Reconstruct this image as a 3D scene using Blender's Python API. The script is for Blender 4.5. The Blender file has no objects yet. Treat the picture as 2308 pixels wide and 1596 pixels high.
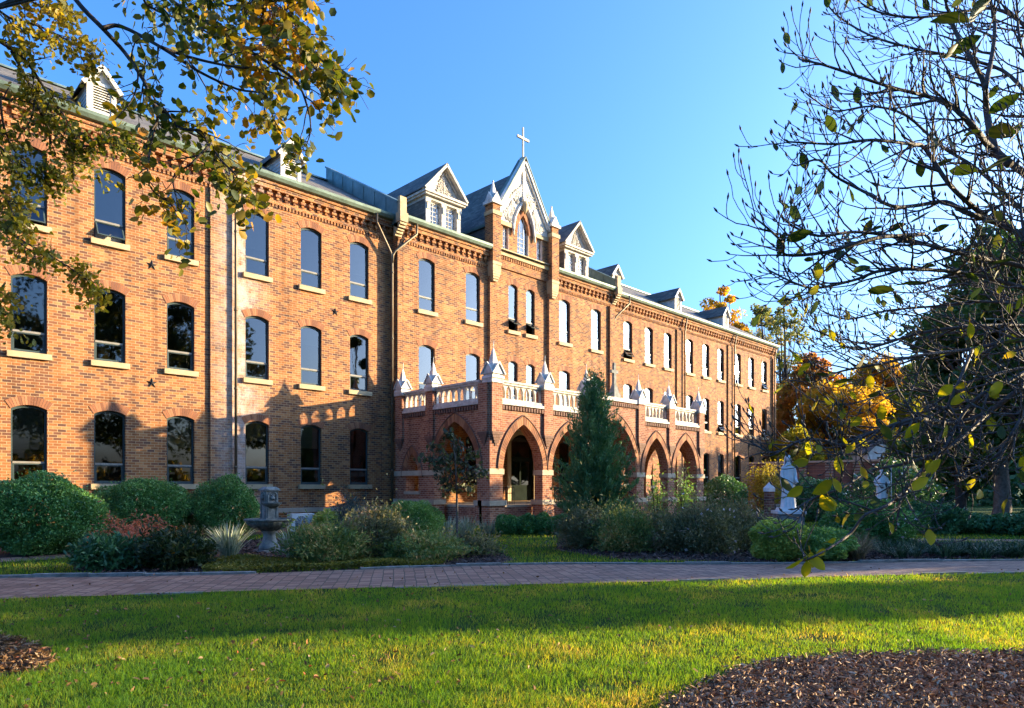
import bpy, math, random
import numpy as np
from mathutils import Vector, Matrix
R = math.radians
random.seed(7); rng = np.random.default_rng(7)
scene = bpy.context.scene
col = scene.collection

# ------------------------------------------------------------------ camera
SQ = math.sqrt(2.0)
EYE = 1.6
CAMY = -27.86
cam_d = bpy.data.cameras.new('camera'); cam = bpy.data.objects.new('camera', cam_d); col.objects.link(cam)
cam.location = (0, CAMY, EYE); cam.rotation_euler = (R(90), 0, R(-45))
cam_d.sensor_width = 36; cam_d.lens = 24.0; cam_d.shift_y = 301 / 2307; cam_d.clip_end = 3000; cam_d.clip_start = 0.05
scene.camera = cam

# ------------------------------------------------------------------ sky, sun, exposure
SUNV = Vector((1.80, -1.0, 0.385)).normalized()
elev = math.asin(SUNV.z); azim = math.atan2(SUNV.x, SUNV.y)
w = bpy.data.worlds.new('World'); scene.world = w; w.use_nodes = True
nt = w.node_tree; bg = nt.nodes['Background']
sky = nt.nodes.new('ShaderNodeTexSky'); sky.sky_type = 'NISHITA'; sky.sun_disc = False
sky.sun_elevation = elev; sky.sun_rotation = azim
sky.air_density = 1.0; sky.dust_density = 5.0; sky.ozone_density = 7.2
nt.links.new(sky.outputs[0], bg.inputs[0]); bg.inputs[1].default_value = 0.15
sun_d = bpy.data.lights.new('sun', 'SUN'); sun = bpy.data.objects.new('sun', sun_d); col.objects.link(sun)
sun_d.energy = 3.45; sun_d.angle = R(0.5); sun_d.color = (1.0, 0.79, 0.46)
sun.rotation_euler = (-SUNV).to_track_quat('-Z', 'Y').to_euler()
scene.view_settings.view_transform = 'Standard'; scene.view_settings.look = 'None'
scene.view_settings.gamma = 1; scene.view_settings.exposure = 2.36
cy = scene.cycles
cy.use_denoising = True; cy.max_bounces = 6; cy.diffuse_bounces = 3; cy.glossy_bounces = 3
cy.transmission_bounces = 4; cy.transparent_max_bounces = 8
cy.sample_clamp_indirect = 4.0; cy.caustics_reflective = False; cy.caustics_refractive = False

# ------------------------------------------------------------------ coordinates
# world x runs along the front of the building, world -y points out of it, the camera looks along +x+y
def CW(X, z, h=0.0): return Vector(((X + z) / SQ, CAMY + (z - X) / SQ, h))
def PX(x, y, z):                      # a direction in the view at depth z
    return CW((x - 1153.5) / 1538 * z, z, EYE + (1099 - y) / 1538 * z)
def GP(x, y):                         # a point of the ground
    z = EYE * 1538 / (y - 1099); return CW((x - 1153.5) / 1538 * z, z, 0)

# ------------------------------------------------------------------ objects
def tag(o, label=None, cat=None, group=None, kind=None):
    if label: o['label'] = label
    if cat: o['category'] = cat
    if group: o['group'] = group
    if kind: o['kind'] = kind
    return o
def empty(name, loc, label, cat, group=None, rz=0):
    o = bpy.data.objects.new(name, None); col.objects.link(o); o.location = loc; o.rotation_euler = (0, 0, rz)
    o.empty_display_size = 0.3
    return tag(o, label, cat, group)
def wm(o):
    m = o.matrix_parent_inverse @ o.matrix_basis
    return wm(o.parent) @ m if o.parent is not None else o.matrix_basis.copy()
def link(name, me, parent=None, loc=None, world=True):
    o = bpy.data.objects.new(name, me); col.objects.link(o)
    if parent is not None:
        o.parent = parent
        if world: o.matrix_parent_inverse = wm(parent).inverted()   # mesh points are world points
    if loc is not None: o.location = loc
    return o
def copy_tree(o, parent=None):
    c = o.copy(); col.objects.link(c); c.parent = parent
    for ch in list(o.children): copy_tree(ch, c)
    return c
def np_mesh(name, verts, faces, mats, smooth=False):
    verts = np.asarray(verts, dtype=np.float32); faces = np.asarray(faces, dtype=np.int32)
    me = bpy.data.meshes.new(name)
    n, k = faces.shape
    me.vertices.add(len(verts)); me.vertices.foreach_set('co', verts.ravel())
    me.loops.add(n * k); me.loops.foreach_set('vertex_index', faces.ravel())
    me.polygons.add(n); me.polygons.foreach_set('loop_start', np.arange(0, n * k, k, dtype=np.int32))
    if smooth: me.polygons.foreach_set('use_smooth', np.ones(n, dtype=bool))
    for m in (mats if isinstance(mats, (list, tuple)) else [mats]): me.materials.append(m)
    me.update(calc_edges=True)
    return me

class MB:
    def __init__(s): s.v = []; s.f = []; s.m = []; s.sm = []
    def add(s, vs, fs, m=0, smooth=False):
        b = len(s.v); s.v += [tuple(v) for v in vs]
        for f in fs: s.f.append([b + i for i in f]); s.m.append(m); s.sm.append(smooth)
    def quad(s, a, b, c, d, m=0): s.add([a, b, c, d], [(0, 1, 2, 3)], m)
    def tri(s, a, b, c, m=0): s.add([a, b, c], [(0, 1, 2)], m)
    def box(s, x0, x1, y0, y1, z0, z1, m=0):
        s.add([(x0, y0, z0), (x1, y0, z0), (x1, y1, z0), (x0, y1, z0), (x0, y0, z1), (x1, y0, z1), (x1, y1, z1), (x0, y1, z1)],
              [(0, 3, 2, 1), (4, 5, 6, 7), (0, 1, 5, 4), (1, 2, 6, 5), (2, 3, 7, 6), (3, 0, 4, 7)], m)
    def frustum(s, cx, cy_, z0, z1, a0, b0, a1, b1, m=0):
        s.add([(cx - a0, cy_ - b0, z0), (cx + a0, cy_ - b0, z0), (cx + a0, cy_ + b0, z0), (cx - a0, cy_ + b0, z0),
               (cx - a1, cy_ - b1, z1), (cx + a1, cy_ - b1, z1), (cx + a1, cy_ + b1, z1), (cx - a1, cy_ + b1, z1)],
              [(0, 3, 2, 1), (4, 5, 6, 7), (0, 1, 5, 4), (1, 2, 6, 5), (2, 3, 7, 6), (3, 0, 4, 7)], m)
    def bar(s, p, q, w, h, up=(0, 0, 1), m=0):       # box between two points, w across, h along up
        p = Vector(p); q = Vector(q); t = (q - p).normalized(); u = Vector(up)
        a = t.cross(u).normalized() * w / 2; b = a.cross(t).normalized() * h / 2
        vs = [p - a - b, p + a - b, p + a + b, p - a + b, q - a - b, q + a - b, q + a + b, q - a + b]
        s.add(vs, [(0, 1, 2, 3), (7, 6, 5, 4), (0, 4, 5, 1), (1, 5, 6, 2), (2, 6, 7, 3), (3, 7, 4, 0)], m)
    def tube(s, pts, rad, n=6, m=0, cap=True):
        pts = [Vector(p) for p in pts]; k = len(pts)
        if not hasattr(rad, '__len__'): rad = [rad] * k
        vs = []; pa = None
        for i, p in enumerate(pts):
            t = (pts[min(i + 1, k - 1)] - pts[max(i - 1, 0)])
            if t.length < 1e-9: t = Vector((0, 0, 1))
            t.normalize()
            if pa is None:
                ref = Vector((0, 0, 1)) if abs(t.z) < 0.9 else Vector((1, 0, 0))
                a = t.cross(ref).normalized()
            else:
                a = pa - t * pa.dot(t)
                a = a.normalized() if a.length > 1e-6 else t.orthogonal().normalized()
            pa = a; b = t.cross(a)
            for j in range(n):
                c = 2 * math.pi * j / n
                vs.append(p + (a * math.cos(c) + b * math.sin(c)) * rad[i])
        fs = []
        for i in range(k - 1):
            for j in range(n):
                j2 = (j + 1) % n
                fs.append((i * n + j, i * n + j2, (i + 1) * n + j2, (i + 1) * n + j))
        if cap:
            fs.append(tuple(range(n - 1, -1, -1))); fs.append(tuple((k - 1) * n + j for j in range(n)))
        s.add(vs, fs, m, True)
    def lathe(s, prof, c=(0, 0, 0), n=24, m=0, flute=0, fn=0):
        vs = []; k = len(prof)
        for r, z in prof:
            for j in range(n):
                a = 2 * math.pi * j / n
                rr = r * (1 + flute * math.cos(fn * a)) if fn else r
                vs.append((c[0] + rr * math.cos(a), c[1] + rr * math.sin(a), c[2] + z))
        fs = [(i * n + j, i * n + (j + 1) % n, (i + 1) * n + (j + 1) % n, (i + 1) * n + j) for i in range(k - 1) for j in range(n)]
        fs.append(tuple((k - 1) * n + j for j in range(n))); fs.append(tuple(range(n - 1, -1, -1)))
        s.add(vs, fs, m, True)
    def plate(s, x0, x1, bot, top, holes, d0, d1, axis='x', m=0, back=False, edges=False, rm=None, n=12, breaks=()):
        """upright plate from x0 to x1 at depth d0 (front) .. d1, with holes (x0, x1, lo, hi); bot/top/lo/hi are numbers or functions"""
        F = lambda f: (f if callable(f) else (lambda x, f=f: f))
        bot = F(bot); top = F(top); H = [(a, b, F(l), F(h)) for a, b, l, h in holes]
        rm = m if rm is None else rm
        P = (lambda a, d, z: (a, d, z)) if axis == 'x' else (lambda a, d, z: (d, a, z))
        xs = {round(x0, 5), round(x1, 5)} | {round(b, 5) for b in breaks}
        for a, b, l, h in H:
            for i in range(n + 1): xs.add(round(a + (b - a) * i / n, 5))
        xs = sorted(x for x in xs if x0 - 1e-4 <= x <= x1 + 1e-4)
        for xa, xb in zip(xs, xs[1:]):
            if xb - xa < 1e-4: continue
            xm = (xa + xb) / 2
            act = sorted([h for h in H if h[0] < xm < h[1]], key=lambda h: h[2](xm))
            lo = (bot(xa), bot(xb))
            segs = []
            for h in act:
                segs.append((lo, (h[2](xa), h[2](xb)))); lo = (h[3](xa), h[3](xb))
                for f in (h[2], h[3]):
                    s.quad(P(xa, d0, f(xa)), P(xb, d0, f(xb)), P(xb, d1, f(xb)), P(xa, d1, f(xa)), rm)
            segs.append((lo, (top(xa), top(xb))))
            for (la, lb), (ta, tb) in segs:
                if max(ta - la, tb - lb) < 1e-4: continue
                s.quad(P(xa, d0, la), P(xb, d0, lb), P(xb, d0, tb), P(xa, d0, ta), m)
                if back: s.quad(P(xb, d1, lb), P(xa, d1, la), P(xa, d1, ta), P(xb, d1, tb), m)
            if edges:
                s.quad(P(xa, d0, top(xa)), P(xb, d0, top(xb)), P(xb, d1, top(xb)), P(xa, d1, top(xa)), m)
                s.quad(P(xa, d0, bot(xa)), P(xb, d0, bot(xb)), P(xb, d1, bot(xb)), P(xa, d1, bot(xa)), m)
        for a, b, l, h in H:
            for x in (a, b):
                if h(x) - l(x) > 1e-3: s.quad(P(x, d0, l(x)), P(x, d1, l(x)), P(x, d1, h(x)), P(x, d0, h(x)), rm)
        if edges:
            for x in (x0, x1):
                if top(x) - bot(x) > 1e-3: s.quad(P(x, d0, bot(x)), P(x, d1, bot(x)), P(x, d1, top(x)), P(x, d0, top(x)), m)
    def mesh(s, name, mats):
        me = bpy.data.meshes.new(name); me.from_pydata(s.v, [], s.f)
        mats = mats if isinstance(mats, (list, tuple)) else [mats]
        for m in mats: me.materials.append(m)
        me.polygons.foreach_set('material_index', s.m); me.polygons.foreach_set('use_smooth', s.sm)
        me.update(); return me
    def build(s, name, mats, parent=None, loc=None, world=True): return link(name, s.mesh(name, mats), parent, loc, world)

def pointed(xc, wd, zs, rise):          # pointed arch: height of the curve over x
    a = wd / 2; r = (rise * rise + a * a) / wd
    def f(x):
        t = min(abs(x - xc), a)
        u = t + (r - a)                 # distance from the centre of the far arc
        return zs + math.sqrt(max(r * r - u * u, 0))
    return f
def segmental(xc, wd, zs, rise):
    a = wd / 2; r = (a * a + rise * rise) / (2 * rise)
    return lambda x: zs + math.sqrt(max(r * r - (x - xc) ** 2, 0)) - (r - rise)
def catmull(pts, n=5):
    pts = [Vector(p) for p in pts]
    if len(pts) < 3: return pts
    P = [pts[0] * 2 - pts[1]] + pts + [pts[-1] * 2 - pts[-2]]
    out = []
    for i in range(1, len(P) - 2):
        a, b, c, d = P[i - 1:i + 3]
        for j in range(n):
            t = j / n
            out.append(0.5 * ((2 * b) + (c - a) * t + (2 * a - 5 * b + 4 * c - d) * t * t + (3 * b - 3 * c + d - a) * t ** 3))
    out.append(pts[-1]); return out

# ------------------------------------------------------------------ materials
def nodes(name):
    m = bpy.data.materials.new(name); m.use_nodes = True
    t = m.node_tree; return m, t, t.nodes['Principled BSDF']
def N(t, kind, **kw):
    n = t.nodes.new(kind)
    for k, v in kw.items():
        if k.startswith('i_'): n.inputs[k[2:].replace('_', ' ')].default_value = v
        else: setattr(n, k, v)
    return n
def ramp(t, stops, interp='LINEAR'):
    r = t.nodes.new('ShaderNodeValToRGB'); r.color_ramp.interpolation = interp
    e = r.color_ramp.elements
    while len(e) < len(stops): e.new(0.5)
    for el, (p, c) in zip(e, stops): el.position = p; el.color = (*c, 1)
    return r
def mixc(t, a, b, fac, blend='MIX'):
    m = t.nodes.new('ShaderNodeMix'); m.data_type = 'RGBA'; m.blend_type = blend
    for sock, v in ((m.inputs[0], fac), (m.inputs[6], a), (m.inputs[7], b)):
        if hasattr(v, 'is_output'): t.links.new(v, sock)
        elif isinstance(v, (tuple, list)): sock.default_value = (*v, 1)
        else: sock.default_value = v
    return m.outputs[2]
def mathn(t, op, a, b=0.0):
    m = t.nodes.new('ShaderNodeMath'); m.operation = op
    for sock, v in ((m.inputs[0], a), (m.inputs[1], b)):
        if hasattr(v, 'is_output'): t.links.new(v, sock)
        else: sock.default_value = v
    return m.outputs[0]
def surf(name, c1, c2, rough=0.7, scale=3.0, bump=0.15, fine=40.0, metal=0.0, spec=0.3, dist=0.02):
    m, t, b = nodes(name); L = t.links
    tc = N(t, 'ShaderNodeTexCoord')
    n1 = N(t, 'ShaderNodeTexNoise', i_Scale=scale, i_Detail=6.0, i_Roughness=0.65)
    n2 = N(t, 'ShaderNodeTexNoise', i_Scale=fine, i_Detail=4.0)
    L.new(tc.outputs['Object'], n1.inputs['Vector']); L.new(tc.outputs['Object'], n2.inputs['Vector'])
    r = ramp(t, [(0.32, c1), (0.68, c2)]); L.new(n1.outputs[0], r.inputs[0])
    L.new(r.outputs[0], b.inputs['Base Color'])
    bp = N(t, 'ShaderNodeBump', i_Strength=bump, i_Distance=dist); L.new(n2.outputs[0], bp.inputs['Height']); L.new(bp.outputs[0], b.inputs['Normal'])
    b.inputs['Roughness'].default_value = rough; b.inputs['Metallic'].default_value = metal; b.inputs['Specular IOR Level'].default_value = spec
    return m
def wall_uv(t):
    tc = N(t, 'ShaderNodeTexCoord'); g = N(t, 'ShaderNodeNewGeometry')
    s = N(t, 'ShaderNodeSeparateXYZ'); t.links.new(tc.outputs['Object'], s.inputs[0])
    n = N(t, 'ShaderNodeSeparateXYZ'); t.links.new(g.outputs['True Normal'], n.inputs[0])
    ax = mathn(t, 'GREATER_THAN', mathn(t, 'ABSOLUTE', n.outputs[0]), 0.6)
    az = mathn(t, 'GREATER_THAN', mathn(t, 'ABSOLUTE', n.outputs[2]), 0.7)
    mx = N(t, 'ShaderNodeMix', data_type='FLOAT'); t.links.new(ax, mx.inputs[0]); t.links.new(s.outputs[0], mx.inputs[2]); t.links.new(s.outputs[1], mx.inputs[3])
    mz = N(t, 'ShaderNodeMix', data_type='FLOAT'); t.links.new(az, mz.inputs[0]); t.links.new(s.outputs[2], mz.inputs[2]); t.links.new(s.outputs[1], mz.inputs[3])
    c = N(t, 'ShaderNodeCombineXYZ'); t.links.new(mx.outputs[0], c.inputs[0]); t.links.new(mz.outputs[0], c.inputs[1])
    return c.outputs[0], tc, s
def brick(name, stops, mortar, bw=0.26, rh=0.098, ms=0.009, stain=None, rough=0.85):
    m, t, b = nodes(name); L = t.links
    v, tc, sep = wall_uv(t)
    bt = N(t, 'ShaderNodeTexBrick'); bt.offset = 0.5
    bt.inputs['Color1'].default_value = (0, 0, 0, 1); bt.inputs['Color2'].default_value = (1, 1, 1, 1); bt.inputs['Mortar'].default_value = (0.5, 0.5, 0.5, 1)
    bt.inputs['Scale'].default_value = 1; bt.inputs['Mortar Size'].default_value = ms; bt.inputs['Mortar Smooth'].default_value = 0.2
    bt.inputs['Brick Width'].default_value = bw; bt.inputs['Row Height'].default_value = rh
    L.new(v, bt.inputs['Vector'])
    r = ramp(t, stops); L.new(bt.outputs['Color'], r.inputs[0])
    big = N(t, 'ShaderNodeTexNoise', i_Scale=0.35, i_Detail=7.0, i_Roughness=0.7); L.new(tc.outputs['Object'], big.inputs['Vector'])
    rb = ramp(t, [(0.28, (0.62, 0.60, 0.60)), (0.5, (1.0, 0.98, 0.95)), (0.74, (1.24, 1.20, 1.12))]); L.new(big.outputs[0], rb.inputs[0])
    c = mixc(t, r.outputs[0], rb.outputs[0], 1.0, 'MULTIPLY')
    sm = N(t, 'ShaderNodeTexNoise', i_Scale=9.0, i_Detail=5.0, i_Roughness=0.7); L.new(tc.outputs['Object'], sm.inputs['Vector'])
    rs = ramp(t, [(0.3, (0.82, 0.82, 0.84)), (0.7, (1.12, 1.1, 1.08))]); L.new(sm.outputs[0], rs.inputs[0])
    c = mixc(t, c, rs.outputs[0], 1.0, 'MULTIPLY')
    c = mixc(t, c, mortar, bt.outputs['Fac'])
    mp = N(t, 'ShaderNodeMapping'); mp.inputs['Scale'].default_value = (2.2, 2.2, 0.16); L.new(tc.outputs['Object'], mp.inputs[0])
    sk = N(t, 'ShaderNodeTexNoise', i_Scale=1.0, i_Detail=5.0, i_Roughness=0.6); L.new(mp.outputs[0], sk.inputs['Vector'])
    rk = ramp(t, [(0.30, (0.62, 0.60, 0.60)), (0.48, (1.0, 1.0, 1.0)), (0.66, (1.0, 1.0, 1.0)), (0.85, (1.28, 1.25, 1.2))]); L.new(sk.outputs[0], rk.inputs[0])
    c = mixc(t, c, rk.outputs[0], 0.95, 'MULTIPLY')
    if stain:                                    # pale lime bloom beside the leaking downpipe
        x0, x1 = stain
        d = mathn(t, 'ABSOLUTE', mathn(t, 'SUBTRACT', sep.outputs[0], (x0 + x1) / 2))
        near = mathn(t, 'SUBTRACT', 1.0, mathn(t, 'DIVIDE', d, (x1 - x0) / 2))
        nz = N(t, 'ShaderNodeTexNoise', i_Scale=1.6, i_Detail=8.0, i_Roughness=0.8); L.new(tc.outputs['Object'], nz.inputs['Vector'])
        f = mathn(t, 'MULTIPLY', mathn(t, 'MAXIMUM', near, 0.0), mathn(t, 'MULTIPLY', mathn(t, 'MAXIMUM', mathn(t, 'SUBTRACT', nz.outputs[0], 0.36), 0.0), 3.2))
        c = mixc(t, c, (0.62, 0.55, 0.50), mathn(t, 'MINIMUM', f, 0.62))
    L.new(c, b.inputs['Base Color'])
    h = mathn(t, 'ADD', mathn(t, 'MULTIPLY', bt.outputs['Fac'], -1.0), mathn(t, 'MULTIPLY', sm.outputs[0], 0.5))
    bp = N(t, 'ShaderNodeBump', i_Strength=0.55, i_Distance=0.012); L.new(h, bp.inputs['Height']); L.new(bp.outputs[0], b.inputs['Normal'])
    b.inputs['Roughness'].default_value = rough; b.inputs['Specular IOR Level'].default_value = 0.2
    return m
def island(name, stops, rough=0.7, trans=0.0, noise=None, spec=0.3, tint=(1.0, 1.0, 1.0), interp='LINEAR'):
    """colour differs from piece to piece (leaf, stone, chip) of one mesh"""
    m, t, b = nodes(name); L = t.links
    g = N(t, 'ShaderNodeNewGeometry'); r = ramp(t, stops, interp)
    if noise:
        tc = N(t, 'ShaderNodeTexCoord'); nz = N(t, 'ShaderNodeTexNoise', i_Scale=noise, i_Detail=3.0); L.new(tc.outputs['Object'], nz.inputs['Vector'])
        v = mathn(t, 'ADD', mathn(t, 'MULTIPLY', g.outputs['Random Per Island'], 0.55), mathn(t, 'SUBTRACT', mathn(t, 'MULTIPLY', nz.outputs[0], 1.5), 0.525))
        L.new(v, r.inputs[0])
    else: L.new(g.outputs['Random Per Island'], r.inputs[0])
    L.new(r.outputs[0], b.inputs['Base Color'])
    b.inputs['Roughness'].default_value = rough; b.inputs['Specular IOR Level'].default_value = spec
    if trans > 0:
        tr = N(t, 'ShaderNodeBsdfTranslucent')
        c2 = mixc(t, r.outputs[0], tint, 1.0, 'MULTIPLY'); L.new(c2, tr.inputs[0])
        mx = N(t, 'ShaderNodeMixShader'); mx.inputs[0].default_value = trans
        L.new(b.outputs[0], mx.inputs[1]); L.new(tr.outputs[0], mx.inputs[2])
        L.new(mx.outputs[0], t.nodes['Material Output'].inputs['Surface'])
    return m

M = {}
M['brick'] = brick('old_brick', [(0.0, (0.12, 0.06, 0.045)), (0.2, (0.20, 0.085, 0.048)), (0.5, (0.33, 0.128, 0.045)), (0.8, (0.39, 0.162, 0.058)), (1.0, (0.46, 0.22, 0.09))], (0.46, 0.31, 0.165), ms=0.0095, stain=(10.6, 13.4))
M['porch_brick'] = brick('porch_brick', [(0.0, (0.21, 0.075, 0.045)), (0.5, (0.34, 0.13, 0.07)), (1.0, (0.43, 0.20, 0.11))], (0.50, 0.39, 0.29), bw=0.24, rh=0.092, ms=0.007)
M['garden_brick'] = brick('garden_brick', [(0.0, (0.12, 0.055, 0.045)), (0.5, (0.20, 0.085, 0.06)), (1.0, (0.27, 0.125, 0.085))], (0.30, 0.25, 0.20))
M['voussoir'] = island('arch_brick', [(0.0, (0.17, 0.07, 0.04)), (0.5, (0.30, 0.12, 0.055)), (1.0, (0.40, 0.18, 0.085))], 0.85)
M['mortar'] = surf('mortar', (0.42, 0.32, 0.22), (0.55, 0.43, 0.31), 0.9, 6)
M['stone'] = surf('sill_stone', (0.38, 0.28, 0.15), (0.52, 0.40, 0.24), 0.8, 2.5, 0.25)
M['band_stone'] = surf('band_stone', (0.36, 0.28, 0.20), (0.54, 0.43, 0.30), 0.8, 2.0, 0.3)
M['white'] = surf('white_paint', (0.46, 0.42, 0.35), (0.76, 0.73, 0.67), 0.6, 3.5, 0.2, 25)
M['old_white'] = surf('weathered_white_paint', (0.34, 0.30, 0.24), (0.70, 0.65, 0.58), 0.7, 5.0, 0.4, 30)
M['copper'] = surf('green_copper', (0.085, 0.115, 0.085), (0.19, 0.25, 0.19), 0.55, 1.6, 0.15, 30, 0.3)
M['copper_dark'] = surf('dark_copper', (0.10, 0.15, 0.14), (0.22, 0.30, 0.28), 0.45, 1.1, 0.2, 20, 0.5)
M['pipe'] = surf('brown_copper_pipe', (0.13, 0.085, 0.05), (0.22, 0.19, 0.13), 0.5, 1.2, 0.1, 40, 0.5)
M['frame'] = surf('window_frame', (0.035, 0.055, 0.055), (0.06, 0.085, 0.085), 0.45, 3, 0.05)
M['bar'] = surf('window_bar', (0.20, 0.18, 0.15), (0.28, 0.26, 0.22), 0.5, 3, 0.05)
M['iron'] = surf('dark_iron', (0.015, 0.015, 0.017), (0.04, 0.038, 0.036), 0.6, 5, 0.1)
M['louver'] = M['white']
M['wood_dark'] = surf('dark_door_wood', (0.012, 0.018, 0.015), (0.022, 0.03, 0.025), 0.9, 3, 0.1, spec=0.05)
M['marble'] = surf('white_marble', (0.58, 0.57, 0.54), (0.82, 0.81, 0.78), 0.5, 3.0, 0.2, 20)
M['cast_stone'] = surf('mossy_cast_stone', (0.04, 0.05, 0.035), (0.20, 0.20, 0.17), 0.85, 5.0, 0.5, 35)
M['pale_stone'] = surf('pale_cast_stone', (0.11, 0.115, 0.10), (0.30, 0.30, 0.27), 0.85, 5.0, 0.4, 35)
M['bark'] = surf('grey_bark', (0.07, 0.055, 0.045), (0.17, 0.145, 0.12), 0.9, 9.0, 0.8, 40)
M['bark_dark'] = surf('dark_bark', (0.025, 0.02, 0.018), (0.07, 0.055, 0.045), 0.9, 9.0, 0.8, 40)
M['soil'] = surf('bark_mulch', (0.035, 0.022, 0.016), (0.11, 0.07, 0.05), 0.95, 7.0, 1.0, 60, dist=0.03)
M['metal_grey'] = surf('light_grey_enamel', (0.48, 0.50, 0.50), (0.60, 0.62, 0.62), 0.4, 2, 0.05)
M['plaster'] = surf('cream_plaster', (0.55, 0.42, 0.25), (0.68, 0.54, 0.34), 0.8, 2, 0.2)

def glass():
    m, t, b = nodes('window_glass'); L = t.links
    g = N(t, 'ShaderNodeNewGeometry')
    n1 = N(t, 'ShaderNodeTexNoise', i_Scale=1.1, i_Detail=2.0); L.new(g.outputs['Position'], n1.inputs['Vector'])
    bp = N(t, 'ShaderNodeBump', i_Strength=0.09, i_Distance=0.02); L.new(n1.outputs[0], bp.inputs['Height'])
    fr = N(t, 'ShaderNodeFresnel', i_IOR=1.95)
    gl = N(t, 'ShaderNodeBsdfGlossy', i_Roughness=0.02); L.new(bp.outputs[0], gl.inputs['Normal']); gl.inputs['Color'].default_value = (0.95, 0.97, 1, 1)
    tr = N(t, 'ShaderNodeBsdfTransparent'); tr.inputs[0].default_value = (0.46, 0.50, 0.49, 1)
    mx = N(t, 'ShaderNodeMixShader'); L.new(fr.outputs[0], mx.inputs[0]); L.new(tr.outputs[0], mx.inputs[1]); L.new(gl.outputs[0], mx.inputs[2])
    L.new(mx.outputs[0], t.nodes['Material Output'].inputs['Surface'])
    return m
M['glass'] = glass()
def shingle():
    m, t, b = nodes('slate_shingles'); L = t.links
    tc = N(t, 'ShaderNodeTexCoord'); g = N(t, 'ShaderNodeNewGeometry')
    s = N(t, 'ShaderNodeSeparateXYZ'); L.new(tc.outputs['Object'], s.inputs[0])
    n = N(t, 'ShaderNodeSeparateXYZ'); L.new(g.outputs['True Normal'], n.inputs[0])
    ax = mathn(t, 'GREATER_THAN', mathn(t, 'ABSOLUTE', n.outputs[0]), mathn(t, 'ABSOLUTE', n.outputs[1]))
    mx = N(t, 'ShaderNodeMix', data_type='FLOAT'); L.new(ax, mx.inputs[0]); L.new(s.outputs[0], mx.inputs[2]); L.new(s.outputs[1], mx.inputs[3])
    c = N(t, 'ShaderNodeCombineXYZ'); L.new(mx.outputs[0], c.inputs[0]); L.new(s.outputs[2], c.inputs[1])
    bt = N(t, 'ShaderNodeTexBrick'); bt.offset = 0.5
    bt.inputs['Color1'].default_value = (0.085, 0.075, 0.066, 1); bt.inputs['Color2'].default_value = (0.19, 0.165, 0.135, 1); bt.inputs['Mortar'].default_value = (0.03, 0.03, 0.03, 1)
    bt.inputs['Scale'].default_value = 1; bt.inputs['Mortar Size'].default_value = 0.006
    bt.inputs['Brick Width'].default_value = 0.32; bt.inputs['Row Height'].default_value = 0.13
    L.new(c.outputs[0], bt.inputs['Vector'])
    nz = N(t, 'ShaderNodeTexNoise', i_Scale=0.8, i_Detail=6.0); L.new(tc.outputs['Object'], nz.inputs['Vector'])
    rr = ramp(t, [(0.3, (0.75, 0.78, 0.8)), (0.7, (1.2, 1.15, 1.05))]); L.new(nz.outputs[0], rr.inputs[0])
    L.new(mixc(t, bt.outputs['Color'], rr.outputs[0], 1.0, 'MULTIPLY'), b.inputs['Base Color'])
    bp = N(t, 'ShaderNodeBump', i_Strength=0.5, i_Distance=0.015); L.new(mathn(t, 'MULTIPLY', bt.outputs['Fac'], -1.0), bp.inputs['Height']); L.new(bp.outputs[0], b.inputs['Normal'])
    b.inputs['Roughness'].default_value = 0.75
    return m
M['shingle'] = shingle()

# ================================================================== THE BRICK BUILDING
SC = 28.27                         # middle of the front
S0, S1 = -6.15, 62.65              # ends of the two wings
CL, CR = 19.55, 36.99              # ends of the centre block
QC = 0.40                          # the centre block stands this far out
WH = 2.65; WW = 1.02
FLOOR = [1.74, 6.16, 10.52]        # bottoms of the three rows of windows
B = empty('brick_building', (SC, 6, 0), 'long three storey orange brick building with slate roof, white gable and arched entrance porch', 'building')

left_s = [-0.74, 1.72, 4.78, 7.21, 9.66, 12.72, 15.20, 17.68]
right_s = [39.27, 41.86, 44.35, 47.47, 50.0, 52.44, 55.46, 57.98, 60.55]
cen_s = [SC - 6.9, SC - 3.78, SC + 3.78, SC + 6.9]
pair_s = [SC - 0.72, SC + 0.72]; PW = 0.74

def whole(s, w, f): return (s - w / 2, s + w / 2, f, segmental(s, w, f + WH - 0.14, 0.14))
mb = MB()
mb.plate(S0, CL, 0, 14.6, [whole(s, WW, f) for s in left_s for f in FLOOR], 0, 0.24)
mb.plate(CR, S1, 0, 14.6, [whole(s, WW, f) for s in right_s for f in FLOOR], 0, 0.24)
door_h = (SC - 0.95, SC + 0.95, 0.85, segmental(SC, 1.9, 4.2, 0.45))
mb.plate(CL, CR, 0, 14.6, [whole(s, WW, f) for s in cen_s for f in FLOOR] + [whole(s, PW, f) for s in pair_s for f in FLOOR[1:]] + [door_h], -QC, -QC + 0.24)
mb.quad((CL, -QC, 0), (CL, 0, 0), (CL, 0, 14.6), (CL, -QC, 14.6)); mb.quad((CR, -QC, 0), (CR, 0, 0), (CR, 0, 14.6), (CR, -QC, 14.6))
mb.quad((S0, 0, 0), (S0, 12, 0), (S0, 12, 14.6), (S0, 0, 14.6)); mb.quad((S1, 0, 0), (S1, 12, 0), (S1, 12, 14.6), (S1, 0, 14.6))
mb.quad((S0, 12, 0), (S1, 12, 0), (S1, 12, 14.6), (S0, 12, 14.6))
for x in (S0, S1): mb.tri((x, 0, 14.6), (x, 12, 14.6), (x, 6, 18.2))
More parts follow.
